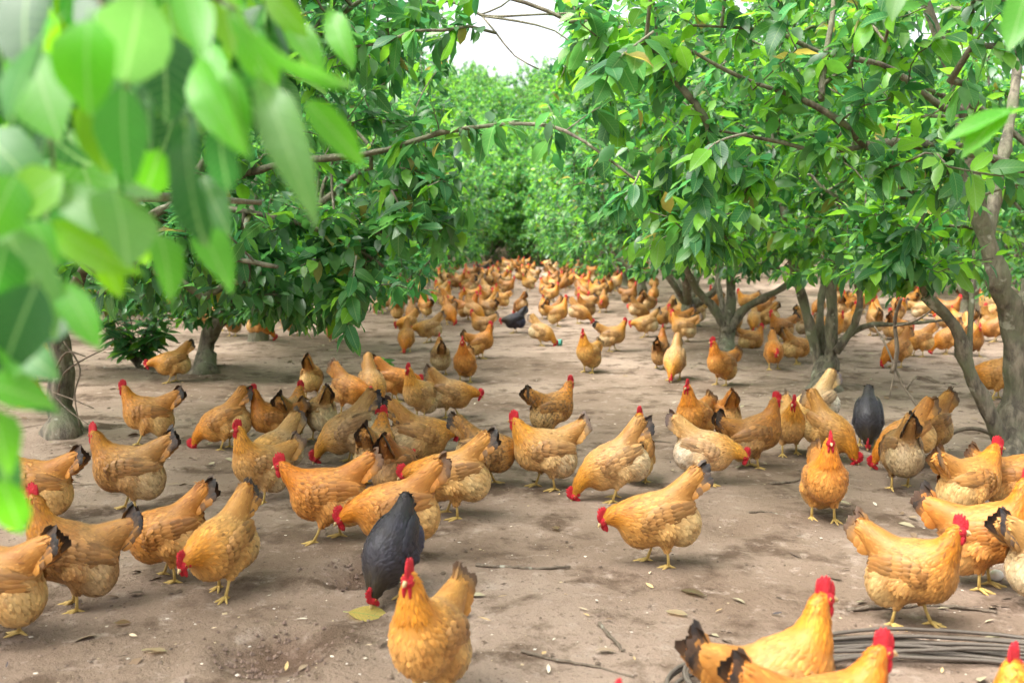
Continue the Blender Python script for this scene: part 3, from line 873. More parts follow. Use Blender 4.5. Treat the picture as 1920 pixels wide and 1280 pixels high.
def tree_meshes(base, seed, cc, rad, cz, hz, zmin, ntips, per_twig, L0, limbs=None, corridor=True, young=.16, nsolo=0, more=()):
    r = np.random.default_rng(seed)
    P, par, nsk, tips, chains = grow(base, r, cc, rad, cz, hz, zmin, ntips, limbs, corridor, more)
    n = len(P); rr = np.zeros(n); ch = [[] for _ in range(n)]
    for i in range(nsk, n): ch[par[i]].append(i)
    for i in range(n - 1, nsk - 1, -1):
        rr[i] = .0030 if not ch[i] else min(.03, (sum(rr[c] ** 2.4 for c in ch[i])) ** (1 / 2.4) + .0002)
    wood = MB()
    for S, ra in chains:
        S = S.copy(); k = len(S)
        wob = 1 + .10 * np.sin(np.arange(k) * 1.7 + seed) + .06 * np.sin(np.arange(k) * .6)
        ra = ra * wob
        if ra[0] > .07 and S[0][2] < base[2] + .05: ra[:4] = ra[:4] * np.array([1.5, 1.3, 1.14, 1.04])[:min(4, k)]
        if ra[0] > .02:
            S[1:-1] += r.normal(0, .10, (k - 2, 3)) * ra[1:-1, None]
            kn = r.random(k) < .10; ra = ra * (1 + kn * r.uniform(.1, .3, k))
        tube(wood, S, ra, 14 if ra[0] > .03 else 8, rough=.07 if ra[0] > .03 else 0)
    tw = MB(); done = np.zeros(n, bool)
    for i in range(nsk, n):
        if done[i]: continue
        chain = [par[i], i]; done[i] = True
        while ch[chain[-1]]:
            c = max(ch[chain[-1]], key=lambda q: rr[q]); done[c] = True; chain.append(c)
        ra = rr[chain]; ra[0] = ra[1]
        tube(tw, P[chain], ra, 5 if ra[1] > .008 else 3, cap=False)
    # leaves
    tips = np.array(tips); m = len(tips); D0 = unit(P[tips] - P[par[tips]])
    k = per_twig; M = m * k
    ti = np.repeat(np.arange(m), k); j = np.tile(np.arange(k), m)
    d = D0[ti]; s = (j / k) ** .8 * .24
    a = unit(np.cross(d, np.array([.3, .1, 1.]))); b = np.cross(d, a)
    ang = j * 2.4 + r.uniform(0, 6.28, m)[ti] + r.normal(0, .3, M)
    side = np.cos(ang)[:, None] * a + np.sin(ang)[:, None] * b
    D = unit(side * r.uniform(.6, 1.0, (M, 1)) + d * (.75 - 1.4 * s[:, None]) + np.array([0, 0, -1.]) * r.uniform(.05, .75, (M, 1)))
    Pl = P[tips][ti] - d * s[:, None] + side * .008 + r.normal(0, .012, (M, 3))
    N = np.array([0, 0, 1.]) + r.normal(0, .38, (M, 3)) + side * .25
    L = L0 * r.uniform(.50, 1.25, M) * np.where(j < 3, .75, 1); W = L * r.uniform(.42, .54, M)
    Cc = leaf_color(r, M, young)
    topness = (P[tips][ti][:, 2] - base[2] - zmin) / 2.4
    yg = (j < 4) & (r.random(M) < np.clip(.15 + .45 * topness, .05, .6))
    Cc[yg] = np.array([.125, .33, .036]) * r.normal(1, .15, (yg.sum(), 1))
    droop = r.uniform(.05, .35, M)
    keep = np.linalg.norm(Pl - np.array([0, 0, CAM_H]), axis=1) > .75
    solo = np.zeros(M, bool)
    if nsolo:
        px, py, zc = to_px(Pl + D * L[:, None] * .5)
        vis = (px > -40) & (px < 1960) & (py > -40) & (py < 1300) & (zc > .3)
        size = np.where(vis, L / np.maximum(zc, .3), 0)
        o = np.argsort(-size)[:nsolo]; solo[o[size[o] > 0]] = True
    rest = keep & ~solo
    lv = MB(); leaf_batch(lv, Pl[rest], D[rest], N[rest], L[rest], W[rest], Cc[rest], droop[rest])
    so = keep & solo
    return wood, tw, lv, (Pl[so], D[so], N[so], L[so], W[so], Cc[so])

def shift(mb, b):
    mb.V = [v - np.asarray(b) for v in mb.V]
    return mb
def plant_tree(x, y, seed, cc, rad, cz, hz, zmin, label, ntips, per, L0, limbs=None, nsolo=300, extra=None, corridor=True, young=.16, more=()):
    b = np.array([x, y, float(ground_z(x, y))])
    wood, tw, lv, so = tree_meshes(b, seed, cc, rad, cz, hz, zmin, ntips, per, L0, limbs, corridor, young, nsolo, more)
    t = bpy.data.objects.new('citrus_tree', None); col.objects.link(t); t.location = b
    tag(t, label, 'tree', 'citrus trees along the path')
    obj('trunk', shift(wood, b).mesh('trunk', M_BARK), t)
    obj('branches', shift(tw, b).mesh('branches', M_BARK), t)
    cr = obj('crown', shift(lv, b).mesh('crown', M_LEAF), t); cr['kind'] = 'stuff'
    for i in range(len(so[0])):
        leaf_object(cr, b, *[q[i] for q in so], i)
    if extra:
        for i, e in enumerate(extra): leaf_object(cr, b, *e, i)
    return t, cr, b
def L3(pts): return [pt(*q) for q in pts]
# the nearest right-hand tree: limbs follow what the photograph shows
b_ = at(1893, 880)
limbs_right = [
    ([b_ + (0, 0, -.08), pt(1898, 800, 5.45), pt(1902, 700, 5.45), pt(1898, 620, 5.42), pt(1878, 545, 5.35), pt(1850, 450, 5.3), pt(1815, 315, 5.2), pt(1800, 180, 5.1), pt(1760, 70, 5.0), pt(1715, -40, 4.95)], .076, .020),
    ([pt(1890, 850, 5.43), pt(1850, 765, 5.35), pt(1815, 690, 5.3), pt(1790, 610, 5.25), pt(1735, 555, 5.2)], .047, .026),
    ([pt(1900, 640, 5.42), pt(1960, 480, 5.3), pt(1955, 350, 5.05), pt(1900, 312, 4.9), pt(1830, 288, 4.8), pt(1700, 268, 4.7), pt(1622, 274, 4.62)], .034, .020),
    ([pt(1622, 274, 4.62), pt(1575, 228, 4.55), pt(1500, 185, 4.5), pt(1400, 150, 4.45), pt(1330, 115, 4.4), pt(1285, 88, 4.4)], .019, .007),
    ([pt(1804, 205, 5.1), pt(1770, 203, 5.0), pt(1700, 150, 4.9), pt(1650, 120, 4.8), pt(1540, 100, 4.7), pt(1450, 60, 4.6), pt(1300, 48, 4.5)], .020, .006),
    ([pt(1540, 188, 4.52), pt(1545, 120, 4.6), pt(1562, 20, 4.7), pt(1560, -60, 4.8)], .015, .010),
    ([pt(1735, 555, 5.2), pt(1720, 500, 5.1), pt(1700, 430, 5.0)], .018, .008),
    ([pt(1815, 690, 5.3), pt(1822, 560, 5.35), pt(1826, 470, 5.5)], .018, .008),
    ([pt(1850, 450, 5.3), pt(1880, 300, 5.5), pt(1905, 150, 5.7), pt(1900, 0, 5.9)], .035, .02),
    ([pt(1898, 620, 5.42), pt(1990, 400, 5.9), pt(2060, 200, 6.2)], .05, .02),
    ([pt(1620, 275, 4.62), pt(1540, 285, 4.6), pt(1470, 268, 4.6), pt(1330, 242, 4.6)], .012, .006),
]
b_ = at(122, 815)
limbs_left = [
    ([b_ + (0, 0, -.08), pt(112, 760, 6.4), pt(118, 700, 6.4), pt(106, 620, 6.4), pt(100, 540, 6.35)], .082, .065),
    ([pt(104, 600, 6.4), pt(180, 480, 6.1), pt(330, 380, 5.7), pt(520, 310, 5.3), pt(680, 290, 5.0), pt(760, 270, 4.8), pt(850, 244, 4.65), pt(980, 232, 4.5), pt(1060, 246, 4.4), pt(1130, 290, 4.35), pt(1190, 336, 4.3)], .036, .005),
    ([pt(102, 580, 6.4), pt(130, 420, 6.6), pt(200, 260, 6.8), pt(260, 100, 7.0)], .055, .022),
    ([pt(100, 560, 6.35), pt(20, 380, 6.2), pt(-60, 200, 6.0)], .055, .02),
    ([pt(330, 380, 5.7), pt(430, 240, 5.6), pt(560, 100, 5.5), pt(640, -20, 5.4)], .032, .014),
    ([pt(560, 100, 5.5), pt(700, -10, 5.2), pt(850, 4, 5.0), pt(905, 30, 4.95), pt(1000, 28, 4.9), pt(1090, 24, 4.9)], .016, .004),
    ([pt(905, 31, 4.95), pt(970, 40, 4.9), pt(1040, 58, 4.85), pt(1090, 96, 4.8)], .006, .003),
    ([pt(900, 28, 4.95), pt(940, 12, 4.95), pt(980, -20, 5.0)], .005, .003),
    ([pt(905, 32, 4.95), pt(930, 62, 4.9), pt(965, 105, 4.85), pt(1010, 130, 4.8)], .005, .003),
    ([pt(180, 480, 6.1), pt(260, 470, 5.6), pt(400, 480, 5.1), pt(520, 500, 4.8)], .03, .010),
    ([pt(330, 380, 5.7), pt(480, 400, 5.4), pt(620, 440, 5.3), pt(720, 500, 5.3)], .022, .008),
]
b_ = at(1545, 728)
limbs_r2 = [
    ([b_ + (0, 0, -.08), pt(1546, 690, 8.5), pt(1548, 665, 8.5)], .12, .085),
    ([pt(1538, 690, 8.5), pt(1520, 620, 8.5), pt(1500, 540, 8.5), pt(1478, 450, 8.5), pt(1462, 340, 8.4)], .048, .024),
    ([pt(1556, 690, 8.45), pt(1560, 600, 8.45), pt(1560, 500, 8.45), pt(1572, 380, 8.5), pt(1580, 240, 8.5)], .052, .026),
    ([pt(1548, 680, 8.55), pt(1538, 600, 8.6), pt(1545, 500, 8.7), pt(1530, 380, 8.8)], .038, .018),
    ([pt(1568, 660, 8.4), pt(1600, 610, 8.3), pt(1612, 560, 8.2), pt(1605, 500, 8.1), pt(1650, 400, 8.0)], .034, .016),
    ([pt(1575, 640, 8.4), pt(1620, 612, 8.3), pt(1690, 608, 8.2), pt(1770, 600, 8.1)], .028, .010),
]
b_ = at(385, 697)
limbs_l2 = [
    ([b_ + (0, 0, -.08), pt(385, 660, 9.7), pt(395, 625, 9.7), pt(420, 590, 9.6), pt(445, 560, 9.5)], .10, .065),
    ([pt(440, 565, 9.5), pt(420, 500, 9.4), pt(390, 440, 9.3), pt(340, 350, 9.2)], .05, .02),
    ([pt(445, 560, 9.5), pt(500, 480, 9.3), pt(580, 400, 9.0), pt(680, 320, 8.8)], .055, .02),
    ([pt(445, 560, 9.5), pt(470, 430, 9.8), pt(480, 280, 10)], .05, .02),
    ([pt(445, 562, 9.5), pt(530, 540, 9.0), pt(620, 530, 8.6)], .03, .01),
]
b_ = at(1362, 668)
limbs_r3 = [
    ([b_ + (0, 0, -.08), pt(1362, 640, 11.2), pt(1363, 610, 11.2)], .11, .085),
    ([pt(1360, 620, 11.2), pt(1340, 580, 11.2), pt(1312, 550, 11.2), pt(1290, 510, 11.1), pt(1260, 430, 11)], .055, .02),
    ([pt(1368, 620, 11.2), pt(1395, 580, 11.2), pt(1430, 560, 11.1), pt(1480, 530, 11), pt(1520, 470, 10.8)], .055, .02),
    ([pt(1363, 615, 11.2), pt(1370, 550, 11.3), pt(1365, 470, 11.4), pt(1380, 350, 11.5)], .06, .025),
    ([pt(1364, 615, 11.2), pt(1348, 540, 11.5), pt(1335, 430, 11.8)], .04, .02),
]
LIMBS = {11: limbs_left, 12: limbs_right, 13: limbs_r2, 14: limbs_l2, 15: limbs_r3}

def hang(n, box, d0, d1, seed):                        # low-hanging twigs
    r = np.random.default_rng(seed)
    return [pt(r.uniform(box[0], box[2]), r.uniform(box[1], box[3]), r.uniform(d0, d1)) for _ in range(n)]
MORE = {11: hang(120, (330, 400, 700, 560), 5.0, 6.4, 1) + hang(45, (480, 540, 680, 600), 5.2, 6.2, 2) + hang(50, (690, 300, 850, 470), 4.6, 5.6, 3) + hang(40, (600, 0, 850, 120), 4.6, 6.4, 31) + hang(9, (800, 190, 1180, 300), 4.35, 4.8, 32),
        12: hang(60, (1200, 260, 1420, 480), 4.4, 5.4, 4) + hang(60, (1570, 380, 1780, 530), 4.9, 6.0, 5) + hang(45, (1050, 0, 1260, 150), 4.2, 5.4, 6),
        13: hang(90, (1300, 400, 1800, 520), 7.0, 9.0, 7), 14: hang(130, (480, 430, 790, 540), 7.8, 9.6, 8) + hang(120, (60, 480, 380, 585), 8.5, 10, 9) + hang(50, (330, 500, 500, 605), 8.6, 9.3, 33),
        15: hang(80, (1150, 430, 1480, 520), 9.6, 11.6, 10), 16: hang(90, (560, 440, 820, 520), 11, 13, 11)}
for x, y, seed, cc, rad, cz, hz, zmin, label in NEAR_TREES:
    young = .34 if seed in (12, 13) else .08
    nt = {12: 560, 11: 1050}.get(seed, 950)
    plant_tree(x, y, seed, cc, rad, cz, hz, zmin, label, nt, 14, .125 if seed < 13 else .120, LIMBS.get(seed), 300, young=young, more=MORE.get(seed, ()))

# the tree beside the camera: hand-set leaves of the blurred spray in the upper left corner
G = dict(m=(.032, .165, .020), b=(.075, .29, .018), y=(.12, .31, .014), d=(.016, .085, .018), p=(.085, .22, .050), l=(.070, .27, .026))
SPRAY = [((110, 40), (-40, 175), 110, .86, 'm'), ((168, 35), (142, 200), 108, .88, 'b'), ((265, -15), (232, 168), 112, .95, 'p'), ((232, 160), (224, 348), 90, .98, 'm'),
         ((168, 185), (198, 312), 64, 1.05, 'y'), ((352, 222), (335, 452), 98, 1.0, 'd'), ((412, 228), (416, 378), 52, 1.05, 'd'), ((368, 108), (402, 257), 62, .98, 'b'),
         ((430, 128), (456, 287), 48, 1.0, 'b'), ((348, -18), (380, 80), 58, .95, 'b'), ((434, 22), (586, 200), 62, 1.02, 'l'), ((490, 148), (580, 372), 66, 1.02, 'p'),
         ((574, 188), (678, 302), 46, 1.1, 'b'), ((118, 328), (4, 392), 78, 1.0, 'y'), ((108, 350), (228, 432), 60, 1.0, 'p'), ((214, 358), (252, 474), 102, .98, 'p'),
         ((236, 330), (292, 396), 50, 1.0, 'p'), ((364, 414), (446, 532), 56, 1.12, 'l'), ((298, 438), (336, 548), 52, 1.12, 'l'), ((12, 430), (92, 604), 86, .98, 'p'),
         ((118, 528), (182, 648), 50, 1.02, 'l'), ((70, 530), (-6, 700), 96, .95, 'd'), ((-50, 716), (106, 738), 66, .95, 'l'), ((-24, 758), (38, 884), 62, .95, 'b'),
         ((2, 896), (42, 1012), 50, .98, 'b'), ((96, 418), (208, 512), 54, 1.05, 'y'), ((176, 440), (228, 562), 42, 1.08, 'y'), ((58, 415), (104, 486), 58, 1.02, 'l'),
         ((20, 170), (126, 334), 120, 1.2, 'd'), ((300, 50), (328, 205), 90, 1.2, 'd'), ((92, 250), (40, 344), 84, 1.15, 'd'), ((486, 50), (470, 184), 60, 1.15, 'm'),
         ((410, -14), (446, 96), 56, 1.15, 'y'), ((282, 150), (262, 300), 84, 1.25, 'd'), ((60, -40), (10, 90), 110, 1.0, 'd'), ((540, 40), (604, 120), 44, 1.2, 'b'),
         ((-30, 250), (60, 330), 80, 1.15, 'm'), ((-40, 420), (26, 520), 80, 1.1, 'd'), ((150, 600), (60, 640), 50, 1.15, 'd'), ((-10, 640), (60, 560), 50, 1.2, 'm'),
         ((200, -30), (170, 60), 90, 1.15, 'd'), ((330, 120), (280, 190), 70, 1.25, 'm'), ((500, -20), (560, 60), 44, 1.15, 'y'), ((10, 1), (90, 60), 80, 1.2, 'm'),
         ((60, 500), (130, 560), 50, 1.25, 'm'), ((380, 330), (420, 430), 50, 1.3, 'm'), ((240, 420), (270, 500), 44, 1.25, 'y'), ((620, 20), (650, 110), 40, 1.5, 'b'), ((30, 330), (-30, 440), 80, 1.0, 'b'), ((-40, 560), (50, 640), 70, 1.0, 'l'), ((20, 640), (100, 700), 54, 1.05, 'm'), ((-30, 820), (30, 930), 60, 1.0, 'm'), ((-20, 660), (60, 780), 60, 1.1, 'd'), ((140, 380), (110, 480), 60, 1.08, 'm'), ((10, 460), (-20, 590), 76, 1.0, 'm'), ((300, 280), (270, 380), 60, 1.15, 'b'), ((60, 100), (100, 250), 96, 1.1, 'b'), ((450, 60), (520, 160), 56, 1.1, 'b')]
sr = np.random.default_rng(9)
extra = []
for (a, b2, w, dep, g) in SPRAY:
    dep *= .88
    P0 = pt(a[0], a[1], dep + sr.uniform(-.02, .04)); P1 = pt(b2[0], b2[1], dep + sr.uniform(-.05, .03))
    D = P1 - P0; L = np.linalg.norm(D)
    N = np.array([0, -.85, .45]) + sr.normal(0, .45, 3)
    extra.append((P0, D, N, L, w / FPX * dep * 1.28, np.array(G[g]) * sr.normal(1, .1), ))
for k in range(170):                                    # leaves deeper inside the same spray
    u, v = sr.random(2); px = 560 * u ** 1.3 - 40; py = -60 + (640 - 560 * u) * v
    dep = sr.uniform(1.25, 1.9); P0 = pt(px, py, dep)
    D = np.array([sr.normal(0, .5), sr.normal(-.2, .3), -1.]); L = sr.uniform(.10, .15)
    extra.append((P0, D, np.array([0, -.6, .7]) + sr.normal(0, .4, 3), L, L * sr.uniform(.42, .54), np.array(G['dmmbdy'[sr.integers(6)]]) * sr.normal(1, .12)))
def front_limbs(x, y):
    b = np.array([x, y, float(ground_z(x, y))])
    return b
fx, fy = FRONT_TREES[0][0], FRONT_TREES[0][1]
bb = front_limbs(fx, fy)
limbs_f = [
    ([bb + (0, 0, -.08), bb + (.05, 0, .3), bb + (.1, 0, .6)], .11, .09),
    ([bb + (.1, 0, .55), bb + (.5, -.5, 1.2), bb + (1.0, -.9, 1.65), bb + (1.5, -1.3, 1.75), pt(60, -120, 1.1), pt(180, -20, 1.0), pt(330, -30, 1.0), pt(440, 20, 1.05), pt(520, 120, 1.08)], .04, .0012),
    ([pt(60, -120, 1.1), pt(70, 60, 1.05), pt(100, 320, 1.03), pt(60, 500, 1.0), pt(-20, 700, .97)], .0022, .0012),
    ([pt(180, -20, 1.0), pt(240, 150, 1.02), pt(230, 330, 1.02), pt(300, 430, 1.08)], .003, .002),
    ([bb + (.1, 0, .55), bb + (.5, .4, 1.2), bb + (.9, .7, 1.9), bb + (1.2, .9, 2.5)], .05, .02),
    ([bb + (.1, 0, .55), bb + (.2, -.5, 1.3), bb + (.1, -1.0, 2.1)], .05, .02),
    ([bb + (.1, 0, .55), bb + (-.4, .2, 1.4), bb + (-.8, .3, 2.2)], .05, .02),
    ([bb + (.5, .4, 1.2), bb + (1.0, 1.0, 1.35), bb + (1.5, 1.5, 1.35)], .03, .01),
]
x, y, seed, cc, rad, cz, hz, zmin, label = FRONT_TREES[0]
plant_tree(x, y, seed, cc, rad, cz, hz, zmin, label, 480, 13, .125, limbs_f, 250, extra)
x, y, seed, cc, rad, cz, hz, zmin, label = FRONT_TREES[1]
SPRAY2 = [((1935, 205), (1775, 222), 42, 1.75, 'b'), ((1890, 205), (1808, 268), 48, 1.75, 'b'), ((1925, -20), (1895, 85), 60, 1.5, 'l'), ((1690, -40), (1672, 30), 40, 2.0, 'p')]
extra2 = []
for (a, b2, w, dep, g) in SPRAY2:
    P0 = pt(a[0], a[1], dep); P1 = pt(b2[0], b2[1], dep - .03); D = P1 - P0
    extra2.append((P0, D, np.array([0, -.5, .8]) + sr.normal(0, .2, 3), np.linalg.norm(D), w / FPX * dep, np.array(G[g])))
plant_tree(x, y, seed, cc, rad, cz, hz, zmin, label, 55, 13, .12, None, 60, extra2)

# hanging sprays nearer than the crowns' mass, where the photograph shows large single leaves
def leafy_sprig(name, pts, leaves, L0, label, cat, r0=.006, seed=1, tint=.1, depthj=.1):
    r = np.random.default_rng(seed); S = spline(pts, .03)
    e = bpy.data.objects.new(name, None); col.objects.link(e); e.location = S[0]
    mb = MB(); tube(mb, S - S[0], np.linspace(r0, r0 * .4, len(S)), 5); obj('stem', mb.mesh('stem', M_BARK), e)
    Cc = leaf_color(r, leaves, tint)
    for k in range(leaves):
        q = S[int(len(S) * (.25 + .75 * k / leaves)) if len(S) > 4 else -1]
        d = unit(np.array([math.cos(k * 2.4), math.sin(k * 2.4), r.uniform(-1.0, .25)]) + .5 * unit(S[-1] - S[0]))
        leaf_object(e, S[0], q, d, np.array([0, -.3, 1.]) + r.normal(0, .3, 3), L0 * r.uniform(.7, 1.2), L0 * r.uniform(.36, .5), Cc[k], k)
    return tag(e, label, cat)

# far trees: four crowns shared by all
PROTO = []
for k in range(7):
    wood, tw, lv, _ = tree_meshes(np.zeros(3), 60 + k, (0, 0), (1.95 + .12 * (k % 2), 1.95), 2.15 + .12 * k if k < 4 else 1.95, 1.7 if k < 4 else 1.95, (.45 + .07 * k) if k < 4 else .10, 700, 13, .145, None, False, .20 + .04 * (k % 4), 0)
    PROTO.append((wood.mesh('trunk', M_BARK), tw.mesh('branches', M_BARK), lv.mesh('crown', M_LEAF)))
ORD = ['', 'first', 'second', 'third', 'fourth', 'fifth', 'sixth', 'seventh', 'eighth', 'ninth', 'tenth', 'eleventh', 'twelfth']
row_n = {'left': 3, 'right': 4}
def far_label(x, y):
    if 38.8 < y < 40 and abs(x) < 2: return 'low young citrus tree closing the far end of the path', 'young trees at the end of the path'
    if y > 39.5: return 'bright green citrus tree on the slope that closes the view', 'citrus trees on the slope at the end of the path'
    s = 'left' if x < 0 else 'right'
    if abs(x) < 4:
        row_n[s] += 1
        return f'{ORD[row_n[s]]} citrus tree along the path in the {s} inner row, counted from the front', f'far citrus trees in the {s} inner row'
    return f'citrus tree in the outer rows behind the path trees on the {s}', f'citrus trees in the {s} outer rows'
for k, (x, y, s) in enumerate(FAR):
    if abs(x) > .56 * y + 3: continue
    w, t, l = PROTO[4 + k % 3] if abs(x) > 6 and y > 11 or y > 20 else PROTO[k % 4]
    e = bpy.data.objects.new('citrus_tree', None); col.objects.link(e)
    e.location = (x, y, float(ground_z(x, y)) - .03)
    e.rotation_euler = (0, 0, fr.uniform(0, 6.28)); q = s * fr.uniform(.92, 1.12); e.scale = (q, q, q)
    la, gr = far_label(x, y)
    tag(e, la, 'tree', gr)
    obj('trunk', w, e); obj('branches', t, e); obj('crown', l, e)['kind'] = 'stuff'
